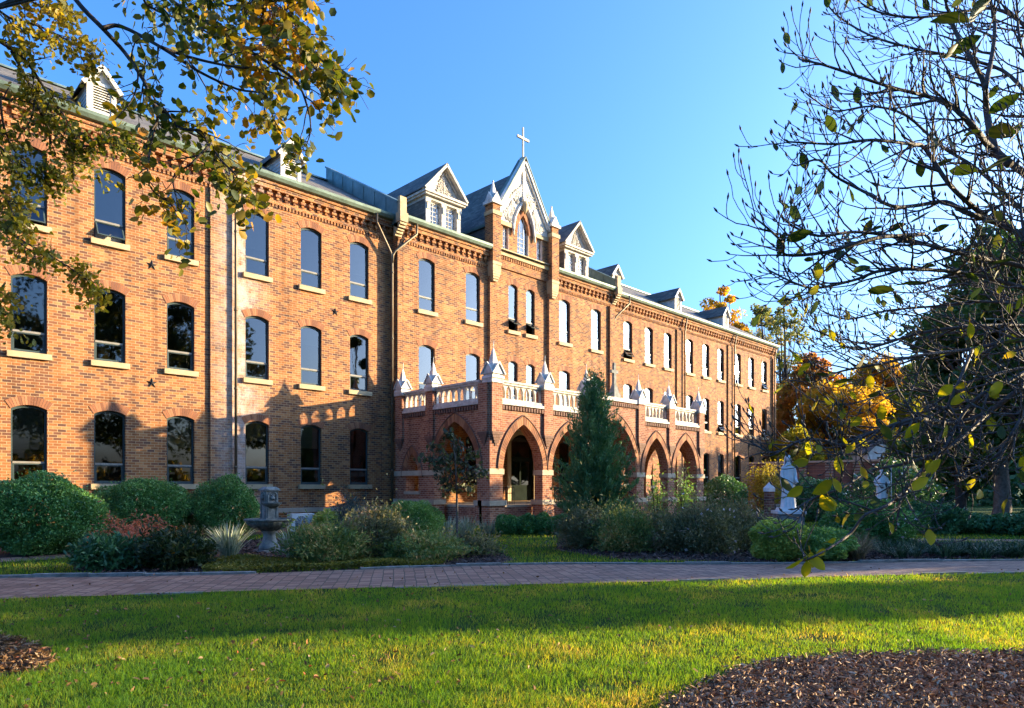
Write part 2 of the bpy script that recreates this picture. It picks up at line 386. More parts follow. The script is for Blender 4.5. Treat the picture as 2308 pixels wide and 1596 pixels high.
# shallow piers between the bays and under the gable turrets
for s in (3.25, 11.19, 45.92, 53.96): mb.box(s - 0.44, s + 0.44, -0.10, 0.05, 0, 13.6)
mb.box(S1 - 0.5, S1 + 0.1, -0.12, 0.05, 0, 13.6)
for s in (SC - 2.42, SC + 2.42): mb.box(s - 0.26, s + 0.26, -QC - 0.18, -QC + 0.05, 6.0, 13.2)
mb.box(CR - 0.5, CR + 0.012, -QC - 0.15, -QC + 0.05, 0, 13.6)
mb.box(CL - 0.012, CL + 0.38, -QC - 0.06, -QC + 0.05, 0, 13.6)
wall = mb.build('wall', M['brick'], B)

# floors inside keep the light from one storey out of the next
mb = MB()
for h in (5.2, 9.6, 14.2): mb.box(S0 + 0.3, S1 - 0.3, 0.45, 11.7, h, h + 0.2)
mb.box(S0 + 0.3, S1 - 0.3, 3.4, 3.5, 0.2, 14.1)
M['room'] = surf('dim_room', (0.10, 0.09, 0.075), (0.16, 0.14, 0.12), 0.8, 1.0)
mb.build('inner_floor', M['room'], B)

# stone course near the ground
for a, b in ((S0, CL - 0.02), (CR + 0.02, S1)):
    mb = MB(); mb.box(a, b, -0.09, 0.03, 0.52, 0.72); mb.build('water_table', M['band_stone'], B)

# ---------------------------------------------------------------- windows
def arch_pts(w, h, rise, n=10):
    f = segmental(0, w, h - rise, rise)
    return [(-w / 2 + w * i / n, f(-w / 2 + w * i / n)) for i in range(n + 1)]
def window_meshes(w, h, rise=0.14, tr=0.27):
    yf, yb = 0.11, 0.17
    ft = 0.06
    f = segmental(0, w, h - rise, rise); fi = segmental(0, w - 2 * ft, h - rise - ft, rise * 0.9)
    zt = h * tr
    fr = MB()
    fr.plate(-w / 2, w / 2, 0, f, [(-w / 2 + ft, w / 2 - ft, ft, fi)], yf, yb, n=10)
    bar = MB(); bar.box(-w / 2 + ft, w / 2 - ft, yf - 0.015, yb, zt - 0.035, zt + 0.035)
    pane = MB(); pane.plate(-w / 2 + ft, w / 2 - ft, zt + 0.035, fi, [], yf + 0.035, yf + 0.05, n=2, breaks=[-w / 2 + ft + (w - 2 * ft) * i / 10 for i in range(11)])
    sash = MB(); a = w / 2 - ft - 0.004; z1 = zt - 0.04       # hinged at its top edge: origin there
    hh = z1 - ft - 0.004
    sash.plate(-a, a, -hh, 0, [(-a + 0.045, a - 0.045, -hh + 0.045, -0.03)], 0, 0.04, n=1, back=True, edges=True, m=0)
    sash.quad((-a + 0.045, 0.016, -hh + 0.045), (a - 0.045, 0.016, -hh + 0.045), (a - 0.045, 0.016, -0.03), (-a + 0.045, 0.016, -0.03), 1)
    sill = MB(); sill.box(-w / 2 - 0.12, w / 2 + 0.12, -0.13, 0.2, -0.20, -0.002)
    arch = MB(); nb = 15; e = 0.10; r0 = (w * w / 4 + rise * rise) / (2 * rise); zc = h - r0
    th = math.asin((w / 2) / r0) * 1.03
    for i in range(nb):
        a0 = -th + 2 * th * (i + 0.06) / nb; a1 = -th + 2 * th * (i + 0.94) / nb
        q = [((r0 + dr) * math.sin(a), zc + (r0 + dr) * math.cos(a)) for dr, a in ((0.004, a0), (0.004, a1), (0.30, a1), (0.30, a0))]
        vs = [(x, -0.016, z) for x, z in q] + [(x, 0.02, z) for x, z in q]
        arch.add(vs, [(0, 1, 2, 3), (0, 4, 5, 1), (1, 5, 6, 2), (2, 6, 7, 3), (3, 7, 4, 0)], 0)
    a0, a1 = -th, th
    mo = [((r0 + dr) * math.sin(a), zc + (r0 + dr) * math.cos(a)) for dr, a in [(0.006, -th + 2 * th * i / 8) for i in range(9)] + [(0.295, th - 2 * th * i / 8) for i in range(9)]]
    for i in range(8):
        p = [mo[i], mo[i + 1], mo[17 - i - 1], mo[17 - i]]
        arch.quad(*[(x, -0.006, z) for x, z in p], 1)
    return dict(frame=fr.mesh('window', M['frame']), bar=bar.mesh('transom_bar', M['bar']), pane=pane.mesh('pane', M['glass']), sash=sash.mesh('sash', [M['frame'], M['glass']]),
                sill=sill.mesh('sill', M['stone']), arch=arch.mesh('brick_arch', [M['voussoir'], M['mortar']]), zt=zt, yf=yf)
WM = {WW: window_meshes(WW, WH), PW: window_meshes(PW, WH)}
WR = random.Random(77); BL = {}
M['blind'] = surf('cream_roller_blind', (0.38, 0.34, 0.26), (0.46, 0.42, 0.33), 0.8, 1.5)
def blind_mesh(z0):
    if z0 not in BL:
        m = MB(); m.box(-0.44, 0.44, 0.235, 0.242, z0, WH - 0.05); m.box(-0.44, 0.44, 0.228, 0.246, z0 - 0.03, z0 - 0.002)
        BL[z0] = m.mesh('blind', M['blind'])
    return BL[z0]
def window(s, w, f, q=0.0, open_=0.0):
    d = WM[w]
    o = link('window', d['frame'], B, (s, -q, f))
    link('transom_bar', d['bar'], o, None, False); pn = link('pane', d['pane'], o, None, False)
    # random tilt of old glass; a few top panes are turned for the sun glint
    nrm = Vector((WR.gauss(0, 0.006), -1, WR.gauss(0, 0.006))).normalized(); cz = Vector((0, 0.15, 1.65))
    if abs(s - 55.46) < 0.1 and f > 9: nrm = (SUNV + (Vector((0, CAMY, EYE)) - Vector((s, 0.15, f + 1.25))).normalized()).normalized()  # turned on purpose to mirror the sun into the camera
    elif abs(s - 50.0) < 2.6 and f > 9: nrm = Vector((0.012, -1, -0.012)).normalized()  # turned away on purpose so these show no sun glint
    pn.rotation_mode = 'QUATERNION'; q_ = Vector((0, -1, 0)).rotation_difference(nrm); pn.rotation_quaternion = q_; pn.location = cz - q_ @ cz
    if WR.random() < 0.6:
        z0 = WH * WR.choice((0.45, 0.55, 0.62, 0.7, 0.78, 0.85)) if WR.random() < 0.8 else 0.1
        if w == WW and z0 < WH - 0.3: link('blind', blind_mesh(round(z0, 2)), o, None, False)
    sh = link('sash', d['sash'], o, (0, d['yf'] + 0.004, d['zt'] - 0.042), False)
    sh.rotation_euler = (-R(open_), 0, 0)
    link('sill', d['sill'], o, None, False); link('brick_arch', d['arch'], o, None, False)
    return o
opens = {(4.78, 2): 22, (7.21, 2): 30, (39.27, 2): 38, (47.47, 1): 35, (52.44, 1): 38, (60.55, 1): 38, (60.55, 2): 30}
for s in left_s + right_s:
    for k, f in enumerate(FLOOR): window(s, WW, f, 0, opens.get((s, k), 0))
for s in cen_s:
    for k, f in enumerate(FLOOR): window(s, WW, f, QC)
for s in pair_s:
    for k in (1, 2): window(s, PW, FLOOR[k], QC, 58 if k == 2 else 0)

# ---------------------------------------------------------------- cornice, gutters, downpipes
def cornice(x0, x1, q, name='cornice'):
    mb = MB()
    L = x1 - x0
    mb.box(x0, x1, -q - 0.06, -q + 0.02, 13.73, 13.83)
    n = int(L / 0.155)
    for i in range(n):
        c = x0 + (i + 0.5) * L / n; mb.box(c - 0.040, c + 0.040, -q - 0.05, -q + 0.02, 13.60, 13.73)
    n = int(L / 0.38)
    for i in range(n):
        c = x0 + (i + 0.5) * L / n
        mb.box(c - 0.055, c + 0.055, -q - 0.07, -q + 0.02, 13.93, 14.03)
        mb.box(c - 0.115, c + 0.115, -q - 0.13, -q + 0.02, 14.03, 14.14)
        mb.box(c - 0.055, c + 0.055, -q - 0.15, -q + 0.02, 14.14, 14.26)
    mb.box(x0, x1, -q - 0.19, -q + 0.02, 14.26, 14.44); mb.box(x0, x1, -q - 0.25, -q + 0.02, 14.44, 14.56)
    return mb.build(name, M['brick'], B)
TL, TR = SC - 2.42, SC + 2.42
gut = []
for x0, x1, q in ((S0, CL, 0), (CR, S1 + 0.1, 0), (CL, TL - 0.32, QC), (TR + 0.32, CR, QC)):
    cornice(x0, x1, q)
    mb = MB(); y = -q - 0.26
    for a, b in (((0.02, 14.57), (-0.14, 14.60)), ((-0.14, 14.60), (-0.22, 14.72)), ((-0.22, 14.72), (-0.22, 14.84)), ((-0.22, 14.84), (-0.17, 14.86)), ((-0.17, 14.86), (-0.15, 14.80)), ((-0.15, 14.80), (0.3, 14.82))):
        mb.quad((x0, y + a[0], a[1]), (x1, y + a[0], a[1]), (x1, y + b[0], b[1]), (x0, y + b[0], b[1]))
    for x in (x0, x1): mb.add([(x, y + 0.3, 14.57), (x, y - 0.14, 14.60), (x, y - 0.22, 14.72), (x, y - 0.22, 14.84), (x, y + 0.3, 14.82)], [(0, 1, 2, 3, 4)])
    gut.append(mb.build('gutter', M['copper'], B))
def downpipe(pts, r=0.06, straps=True):
    mb = MB(); mb.tube(pts, r, 8)
    x, y, _ = pts[-1]; zt = pts[-2][2]
    for z in (2.4, 5.6, 8.8, 12.0):
        if straps and z < zt: mb.tube([(x, y, z), (x, y, z + 0.08)], r * 1.35, 8)
    return mb.build('downpipe', M['pipe'], B)
for s in (11.72, 46.4, 54.4, 62.2): downpipe([(s, -0.40, 14.6), (s, -0.34, 14.2), (s, -0.22, 13.5), (s, -0.22, 0)])
for s, sg in ((CL - 0.22, 1), (CR + 0.25, -1)):
    downpipe([(s - 0.95 * 1, -0.42, 14.6), (s - 0.95, -0.40, 14.2), (s - 0.05, -0.30, 12.95), (s, -0.30, 12.6), (s, -0.30, 0)], 0.065)
    downpipe([(s + 1.15, -0.75, 14.6), (s + 1.15, -0.74, 14.1), (s + 0.12, -0.40, 13.1), (s + 0.02, -0.34, 12.9), (s, -0.31, 12.5)], 0.06, False)

# iron star anchors
star = MB(); vs = [(0, -0.07, 0)]
for i in range(10):
    a = math.pi / 2 + i * math.pi / 5; r = 0.21 if i % 2 == 0 else 0.07
    vs.append((r * math.cos(a), -0.012, r * math.sin(a)))
star.add(vs, [(0, 1 + i, 1 + (i + 1) % 10) for i in range(10)])
star = star.mesh('star_anchor', M['iron'])
for s, h, q in ((8.62, 10.0, 0), (8.62, 5.55, 0), (16.4, 9.65, 0)):
    link('star_anchor', star, B, (s, -q, h))

# ---------------------------------------------------------------- roof
SL = math.tan(R(30))
def rh(y): return 14.78 + (y + 0.42) * SL             # height of the front slope over y
mb = MB()
mb.add([(S0, -0.42, 14.78), (S1, -0.42, 14.78), (S1, 6, rh(6)), (S0, 6, rh(6)), (S0, 12.4, 14.78), (S1, 12.4, 14.78)], [(0, 1, 2, 3), (3, 2, 5, 4)])
mb.add([(CL, -0.80, 14.79), (CR, -0.80, 14.79), (CR, 0.2, rh(0.2) + 0.012), (CL, 0.2, rh(0.2) + 0.012)], [(0, 1, 2, 3)])
roof = mb.build('roof', M['shingle'], B)
mb = MB(); mb.bar((S0, 6, rh(6) + 0.03), (S1, 6, rh(6) + 0.03), 0.3, 0.08); mb.build('ridge_cap', M['copper_dark'], roof)
# copper clad parapets over the two party walls, each with a stone kneeler at the eaves
for s in (CL, CR):
    mb = MB(); y0, y1 = -0.72, 6.0
    for x0, x1, dz0, dz1 in ((s - 0.19, s + 0.19, -0.5, 0.72), (s - 0.26, s + 0.26, 0.72, 0.82)):
        a = [(x0, y0, rh(y0) + dz0), (x1, y0, rh(y0) + dz0), (x1, y0, rh(y0) + dz1), (x0, y0, rh(y0) + dz1)]
        b = [(x0, y1, rh(y1) + dz0), (x1, y1, rh(y1) + dz0), (x1, y1, rh(y1) + dz1), (x0, y1, rh(y1) + dz1)]
        mb.add(a + b, [(0, 1, 2, 3), (7, 6, 5, 4), (0, 4, 5, 1), (1, 5, 6, 2), (2, 6, 7, 3), (3, 7, 4, 0)])
    for i in range(1, 7):
        y = y0 + i * 1.0
        for x in (s - 0.20, s + 0.20): mb.box(x - 0.012, x + 0.012, y - 0.02, y + 0.02, rh(y), rh(y) + 0.73)
    par = mb.build('parapet', M['copper_dark'], roof)
    mb = MB()
    mb.box(s - 0.19, s + 0.19, -0.92, -0.70, 14.75, 15.62); mb.box(s - 0.23, s + 0.23, -0.99, -0.62, 14.40, 14.85)
    for i in range(5):
        t = i / 5; mb.box(s - 0.19, s + 0.19, -0.92 + t * 0.5, -0.38, 14.40 - (i + 1) * 0.12, 14.40 - i * 0.12)
    mb.build('kneeler', M['stone'], roof)

# ---------------------------------------------------------------- louvered dormers
def louver_dormer(s):
    hw, y0 = 0.47, 0.45; zb, ze, za = 14.9, 16.30, 16.92
    mb = MB()
    g = lambda x: za - 0.06 - (za - ze) * abs(x - s) / hw
    mb.plate(s - hw, s + hw, zb, g, [(s - 0.27, s + 0.27, 15.35, 16.30)], y0, y0 + 0.10, breaks=[s])
    for x in (s - hw, s + hw): mb.add([(x, y0, zb), (x, y0, ze), (x, 4.0, ze), (x, 4.0, zb)], [(0, 1, 2, 3)])
    for i in range(7):                                   # clapboards on the cheeks
        z = 15.2 + i * 0.155
        for sg in (-1, 1): mb.box(min(s + sg * hw, s + sg * (hw + 0.018)), max(s + sg * hw, s + sg * (hw + 0.018)), y0 + 0.02, 3.6, z, z + 0.02)
    for sg in (-1, 1):                                   # corner boards, trim of the louver
        mb.box(s + sg * 0.40 - 0.08, s + sg * 0.40 + 0.08, y0 - 0.03, y0 - 0.002, 15.0, 16.30)
    mb.box(s - 0.33, s + 0.33, y0 - 0.022, y0 - 0.002, 16.30, 16.38)
    for sg in (-1, 1):
        mb.bar((s + sg * (hw + 0.16), y0 - 0.14, ze - 0.14), (s, y0 - 0.14, za + 0.03), 0.06, 0.14, (0, 0, 1))
        mb.bar((s + sg * (hw + 0.03), y0 - 0.05, ze - 0.02), (s, y0 - 0.05, za - 0.06), 0.06, 0.10, (0, 0, 1))
    d = mb.build('louvered_dormer', M['white'], B)
    lv = MB()
    for i in range(10):
        z = 15.36 + i * 0.095
        lv.add([(s - 0.27, y0 + 0.0, z), (s + 0.27, y0 + 0.0, z), (s + 0.27, y0 + 0.09, z + 0.085), (s - 0.27, y0 + 0.09, z + 0.085),
                (s - 0.27, y0 + 0.0, z + 0.02), (s + 0.27, y0 + 0.0, z + 0.02), (s + 0.27, y0 + 0.09, z + 0.10), (s - 0.27, y0 + 0.09, z + 0.10)],
               [(0, 1, 2, 3), (4, 5, 6, 7), (0, 1, 5, 4)])
    lv.build('louver', M['white'], d)
    bk = MB(); bk.box(s - 0.27, s + 0.27, y0 + 0.12, y0 + 0.14, 15.3, 16.35); bk.build('louver_backing', M['iron'], d)
    rf = MB()
    for sg in (-1, 1):
        p0 = (s + sg * (hw + 0.20), ze - 0.16); p1 = (s, za + 0.10)
        y0r, y1r = y0 - 0.16, 4.6
        a = [(p0[0], y0r, p0[1]), (p1[0], y0r, p1[1]), (p1[0], y1r, p1[1]), (p0[0], y1r, p0[1])]
        rf.add(a + [(x, y, z + 0.05) for x, y, z in a], [(0, 1, 2, 3), (4, 5, 6, 7), (0, 1, 5, 4), (0, 3, 7, 4)])
    rf.build('dormer_roof', M['shingle'], d)
for s in (7.05, 14.45, 38.55, 46.5, 54.1): louver_dormer(s)

# ---------------------------------------------------------------- pedimented dormers of the centre block
def ornament(mb, cx, y, z0, sc, m=0, rot=0.0):           # a spray of raised scrolls
    rr = random.Random(int(cx * 100 + z0 * 10))
    cr, sr = math.cos(rot), math.sin(rot)
    def pt(u, v, d): return (cx + (u * cr - v * sr) * sc, y - d, z0 + (u * sr + v * cr) * sc)
    for k in range(13):
        v0 = 0.06 + 0.86 * (k / 13); half = max(0.05, (1 - v0) * 0.52)
        for sg in (-1, 1):
            pts = []
            u0 = half * rr.uniform(0.05, 0.25); L = half * rr.uniform(0.75, 1.0); tw = rr.uniform(1.5, 4.2)
            for i in range(9):
                q = i / 8; a = q * tw
                pts.append(pt(sg * (u0 + (L - u0) * q), v0 + 0.085 * math.sin(a * 1.6) * (1 - 0.3 * q), 0.018))
            mb.tube(pts, [0.030 * sc * (1 - 0.55 * i / 8) for i in range(9)], 5, m)
            e = pts[-1]; mb.tube([(e[0], e[1], e[2] - 0.02), (e[0], e[1] - 0.012, e[2] + 0.03)], 0.032 * sc, 6, m)
    mb.tube([pt(0, 0.02, 0.02), pt(0, 0.5, 0.03), pt(0, 0.97, 0.015)], [0.04 * sc, 0.035 * sc, 0.015 * sc], 6, m)
def pediment_dormer(s):
    hw = 1.18; y0 = 0.08; zb, zc, za = 14.85, 16.62, 18.45
    mb = MB()
    wins = [(s - 0.86, s - 0.18, 15.25, 16.42), (s + 0.18, s + 0.86, 15.25, 16.42)]
    mb.plate(s - hw, s + hw, zb, 16.5, wins, y0, y0 + 0.16)
    for x0, x1 in ((-hw, -0.90), (-0.14, 0.14), (0.90, hw)):                      # pilasters
        mb.box(s + x0, s + x1, y0 - 0.06, y0 - 0.002, 15.0, 16.30); mb.box(s + x0 - 0.03, s + x1 + 0.03, y0 - 0.09, y0 - 0.002, 16.30, 16.46)
        mb.box(s + x0 + 0.06, s + x1 - 0.06, y0 - 0.10, y0 - 0.062, 15.95, 16.28)
    mb.box(s - hw - 0.02, s + hw + 0.02, y0 - 0.08, 4.3, 16.46, 16.62)            # entablature
    mb.box(s - hw - 0.16, s + hw + 0.16, y0 - 0.26, 4.6, 16.62, 16.72); mb.box(s - hw - 0.24, s + hw + 0.24, y0 - 0.34, 4.8, 16.72, 16.84)
    g = lambda x: za - 0.10 - (za - 16.84) * abs(x - s) / (hw + 0.12)
    mb.plate(s - hw - 0.05, s + hw + 0.05, 16.84, lambda x: max(16.84, g(x)), [], y0 - 0.02, y0 + 0.1, breaks=[s])
    for sg in (-1, 1):
        mb.bar((s + sg * (hw + 0.24), y0 - 0.20, 16.86), (s, y0 - 0.20, za), 0.34, 0.13, (0, 0, 1))
        mb.bar((s + sg * (hw + 0.02), y0 - 0.07, 16.90), (s, y0 - 0.07, za - 0.17), 0.10, 0.10, (0, 0, 1))
    ornament(mb, s, y0 - 0.02, 16.93, 1.25)
    d = mb.build('pediment_dormer', M['old_white'], B)
    ch = MB()
    for x in (s - hw + 0.01, s + hw - 0.01): ch.quad((x, y0 + 0.02, zb), (x, 5, zb), (x, 5, 16.5), (x, y0 + 0.02, 16.5))
    ch.build('slate_cheek', M['shingle'], d)
    rf = MB()
    for sg in (-1, 1):
        a = [(s + sg * (hw + 0.30), y0 - 0.36, 16.86), (s, y0 - 0.36, za + 0.07), (s, 6.6, za + 0.07), (s + sg * (hw + 0.30), 4.9, 16.86)]
        rf.add(a + [(x, y, z + 0.05) for x, y, z in a], [(0, 1, 2, 3), (4, 5, 6, 7), (0, 1, 5, 4), (0, 3, 7, 4)])
    rf.build('dormer_roof', M['shingle'], d)
    for x0, x1, z0, z1 in wins: lattice_window(x0, x1, z0, z1, None, y0 + 0.08, d, 2, 4)
def lattice_window(x0, x1, z0, zs, top, y, parent, nx=2, nz=4):
    """small leaded window with glazing bars; top None = square head with little pointed lights"""
    f = MB(); xc = (x0 + x1) / 2; wd = x1 - x0
    tp = top or (lambda x: zs)
    f.plate(x0, x1, z0, tp, [(x0 + 0.05, x1 - 0.05, z0 + 0.05, (lambda x: tp(x) - 0.06))], y, y + 0.05)
    for i in range(1, nx + 1):
        x = x0 + wd * i / (nx + 1); f.box(x - 0.013, x + 0.013, y + 0.01, y + 0.03, z0 + 0.05, tp(x) - 0.04)
    zmax = zs
    for i in range(1, nz + 1):
        z = z0 + (zmax - z0) * i / (nz + 1); f.box(x0 + 0.05, x1 - 0.05, y + 0.012, y + 0.028, z - 0.012, z + 0.012)
    cw = wd / (nx + 1)
    for i in range(nx + 1):                                # little arches at the head
        pf = pointed(x0 + cw * (i + 0.5), cw, zs - 0.30 if top is None else zs - 0.1, 0.22)
        f.tube([(x0 + cw * i + cw * k / 8, y + 0.02, pf(x0 + cw * i + cw * k / 8)) for k in range(9)], 0.012, 4)
    w_ = f.build('lattice_window', M['white'], B)
    g = MB(); g.plate(x0 + 0.04, x1 - 0.04, z0 + 0.04, lambda x: tp(x) - 0.05, [], y + 0.032, y + 0.04, breaks=[x0 + 0.04 + (wd - 0.08) * k / 12 for k in range(13)])
    g.build('pane', M['glass'], w_)
for s in (SC - 5.45, SC + 5.45): pediment_dormer(s)

# ---------------------------------------------------------------- the central gable
y0 = -QC - 0.08
gb = MB()
arch = pointed(SC, 0.92, 16.15, 1.10)
holes = [(SC - 0.46, SC + 0.46, 14.95, arch), (SC - 1.62, SC - 1.16, 14.95, 16.28), (SC + 1.16, SC + 1.62, 14.95, 16.28)]
hood = pointed(SC, 1.62, 16.15, 1.62)
gb.plate(SC - 2.12, SC + 2.12, 14.56, lambda x: 16.5 if abs(x - SC) > 0.81 else max(16.5, hood(x)), holes, y0, y0 + 0.22, breaks=[SC - 0.81, SC + 0.81, SC - 0.805, SC + 0.805])
for i in range(22):
    c = SC - 2.0 + 4.0 * (i + 0.5) / 22; gb.box(c - 0.05, c + 0.05, y0 - 0.07, y0 + 0.02, 14.36, 14.56)
gb.box(SC - 2.12, SC + 2.12, y0 - 0.03, -QC + 0.05, 13.9, 14.36)
gable = gb.build('gable', M['brick'], B)
# arch of brick round the middle window
vo = MB(); nb = 26; fo = pointed(SC, 1.50, 16.15, 1.52); fi = pointed(SC, 0.96, 16.15, 1.13)
for sg in (-1, 1):
    for i in range(13):
        t0, t1 = (i + 0.05) / 13, (i + 0.95) / 13
        P = lambda t, f, hw_: (SC + sg * hw_ * (1 - t), f(SC + hw_ * (1 - t)))
        q = [P(t0, fi, 0.48), P(t1, fi, 0.48), P(t1, fo, 0.75), P(t0, fo, 0.75)]
        vs = [(x, y0 - 0.03, z) for x, z in q] + [(x, y0 + 0.02, z) for x, z in q]
        vo.add(vs, [(0, 1, 2, 3), (0, 4, 5, 1), (1, 5, 6, 2), (2, 6, 7, 3), (3, 7, 4, 0)])
vo.build('brick_arch', M['voussoir'], gable)
def one(name, mat, parent, *boxes):
    mb = MB()
    for b_ in boxes: mb.box(*b_)
    return mb.build(name, mat, parent)
one('sill', M['stone'], gable, (SC - 2.12, SC + 2.12, y0 - 0.14, y0 + 0.25, 14.56, 14.95))
for sg in (-1, 1):
    a, b = sorted((SC + sg * 0.84, SC + sg * 2.12)); one('stone_band', M['stone'], gable, (a, b, y0 - 0.10, y0 + 0.2, 16.28, 16.52))
# white carved field
wf = MB(); GA = 20.4; gs = 1.60
gl = lambda x: GA - abs(x - SC) * gs
hb = lambda x: 16.52 if abs(x - SC) >= 0.80 else max(16.52, pointed(SC, 1.60, 16.15, 1.60)(x))
wf.plate(SC - 2.05, SC + 2.05, hb, gl, [], y0 - 0.05, y0 + 0.12, breaks=[SC + k * 0.1 for k in range(-21, 22)] + [SC - 0.8, SC + 0.8], edges=True)
hd = pointed(SC, 1.74, 16.15, 1.86)
wf.tube([(SC - 0.87 + 1.74 * k / 24, y0 - 0.09, hd(SC - 0.87 + 1.74 * k / 24)) for k in range(25)], 0.085, 8)
for sg in (-1, 1):
    wf.tube([(SC + sg * 0.87, y0 - 0.09, 16.55), (SC + sg * 0.87, y0 - 0.09, 16.2), (SC + sg * 0.87, y0 - 0.09, 15.9)], [0.08, 0.08, 0.05], 8)
    wf.bar((SC + sg * 2.22, y0 - 0.08, GA - 2.22 * gs + 0.06), (SC, y0 - 0.08, GA + 0.06), 0.30, 0.22)
    wf.bar((SC + sg * 1.98, y0 - 0.10, GA - 1.98 * gs - 0.28), (SC, y0 - 0.10, GA - 0.30), 0.12, 0.10)
wf.box(SC - 0.10, SC + 0.10, y0 - 0.13, y0 - 0.04, 18.0, 20.1)
wf.frustum(SC, y0 - 0.12, 17.95, 18.1, 0.10, 0.10, 0.22, 0.16); wf.frustum(SC, y0 - 0.12, 18.1, 18.28, 0.22, 0.16, 0.12, 0.1)
for sg in (-1, 1):
    ornament(wf, SC + sg * 0.62, y0 - 0.05, 17.75, 1.45, rot=sg * 0.42)
    ornament(wf, SC + sg * 1.40, y0 - 0.05, 16.62, 1.05, rot=sg * 0.35)
    ornament(wf, SC + sg * 1.00, y0 - 0.05, 17.0, 0.95, rot=sg * 0.1)
wf.build('white_pediment', M['white'], gable)
fl = MB(); fl.lathe([(0.02, -0.45), (0.16, -0.15), (0.20, 0.1), (0.12, 0.28), (0.05, 0.3)], (SC, y0 - 0.16, 17.75), 10); fl.build('pendant', M['stone'], gable)
lattice_window(SC - 0.46, SC + 0.46, 14.95, 16.2, arch, y0 + 0.10, gable, 2, 4)
lattice_window(SC - 1.62, SC - 1.16, 14.95, 16.28, None, y0 + 0.10, gable, 1, 4)
lattice_window(SC + 1.16, SC + 1.62, 14.95, 16.28, None, y0 + 0.10, gable, 1, 4)
for x in (SC + 0.458, SC - 1.162, SC + 1.618): one('painted_reveal', M['white'], gable, (x - 0.012, x, y0 - 0.01, y0 + 0.10, 14.96, 16.25))
rf = MB()                                                  # steep cross roof behind it
for sg in (-1, 1):
    zE = 16.42; hwR = (19.95 - zE) / gs
    a = [(SC + sg * hwR, y0 + 0.1, zE), (SC, y0 + 0.1, 19.95), (SC, 9.0, 19.95), (SC + sg * hwR, 9.0, zE)]
    rf.add(a, [(0, 1, 2, 3)])
    rf.quad((SC + sg * (hwR - 0.1), y0 + 0.2, 14.6), (SC + sg * (hwR - 0.1), 6.5, 14.6), (SC + sg * (hwR - 0.1), 6.5, zE), (SC + sg * (hwR - 0.1), y0 + 0.2, zE))
rf.build('gable_roof', M['shingle'], gable)
cp = MB()
for sg in (-1, 1):
    cp.bar((SC + sg * 2.30, y0 + 0.05, GA - 2.30 * gs + 0.20), (SC, y0 + 0.05, GA + 0.20), 0.62, 0.05)
    zE = 16.42; hwR = (19.95 - zE) / gs
    cp.bar((SC + sg * (hwR - 0.05), y0 + 0.1, zE - 0.05), (SC + sg * (hwR - 0.05), 4.6, zE - 0.05), 0.1, 0.16)
cp.build('copper_coping', M['copper'], gable)
cr = MB(); yc = y0
cr.bar((SC, yc, 20.35), (SC, yc, 22.35), 0.085, 0.085, (0, 1, 0)); cr.bar((SC - 0.48, yc, 21.72), (SC + 0.48, yc, 21.72), 0.095, 0.13)
cr.box(SC - 0.14, SC + 0.14, yc - 0.14, yc + 0.14, 20.3, 20.6)
M['gilt'] = surf('gilded_cross', (0.34, 0.28, 0.17), (0.50, 0.43, 0.28), 0.4, 4, 0.1, 30, 0.3)
cr.build('cross', M['gilt'], gable)
for s in (TL, TR):                                         # turrets with white caps
    t = MB(); yt = -QC - 0.20
    t.box(s - 0.31, s + 0.31, yt - 0.26, yt + 0.40, 13.95, 16.55); t.box(s - 0.28, s + 0.28, yt - 0.23, yt + 0.40, 16.74, 17.15)
    tw = t.build('turret', M['brick'], B)
    one('stone_band', M['stone'], tw, (s - 0.36, s + 0.36, yt - 0.31, yt + 0.42, 16.53, 16.76))
    t = MB(); t.box(s - 0.335, s + 0.335, yt - 0.285, yt + 0.41, 13.80, 13.97)
    for i in range(7):
        k = math.sqrt(1 - (i / 7) ** 2); t.box(s - 0.31 * k, s + 0.31 * k, yt - 0.26 * k, yt + 0.2, 13.80 - (i + 1) * 0.125, 13.80 - i * 0.125)
    t.build('corbel', M['stone'], tw)
    t = MB(); yc_ = yt + 0.07
    t.box(s - 0.40, s + 0.40, yc_ - 0.40, yc_ + 0.40, 17.14, 17.30)
    for ax in (0, 1):
        for sg in (-1, 1):
            d = Vector((0, sg, 0)) if ax == 0 else Vector((sg, 0, 0)); e = Vector((1, 0, 0)) if ax == 0 else Vector((0, 1, 0))
            c = Vector((s, yc_, 17.30))
            t.add([c + d * 0.34 - e * 0.34, c + d * 0.34 + e * 0.34, c + d * 0.34 + Vector((0, 0, 0.52)), c + Vector((0, 0, 0.52))], [(0, 1, 2), (0, 2, 3), (1, 3, 2)])
    t.frustum(s, yc_, 17.30, 18.45, 0.24, 0.24, 0.02, 0.02); t.lathe([(0.02, -0.06), (0.06, 0.0), (0.02, 0.08)], (s, yc_, 18.45), 8)
    t.build('pinnacle_cap', M['white'], tw)

# ================================================================== PORCH
QP = 7.10; YP = -QP
PL, PR = 19.45, 36.95
zb, zr = 5.15, 6.15
bays = [(19.45, 23.02, 2.50, 4.35), (23.02, 26.02, 2.36, 4.30), (26.02, 30.40, 3.66, 5.0), (30.40, 33.35, 2.32, 4.30), (33.35, 36.95, 2.46, 4.35)]
TH = 0.50
mb = MB(); fronts = []
holes = []
for i, (a, b, wd, ap) in enumerate(bays):
    xc = (a + b) / 2 + (0.22 if i == 0 else -0.22 if i == 4 else 0)
    zs = 2.35; f = pointed(xc, wd, zs, ap - zs); holes.append((xc - wd / 2, xc + wd / 2, 0, f)); fronts.append((xc, wd, zs, ap - zs))
xb = [26.02, 30.40]
topf = lambda x: 5.98 if 26.3 < x < 30.1 else 5.12
mb.plate(PL, PR, 0, topf, holes, YP, YP + TH, 'x', back=True, breaks=[26.299, 26.301, 30.099, 30.101], n=16)
sides = []
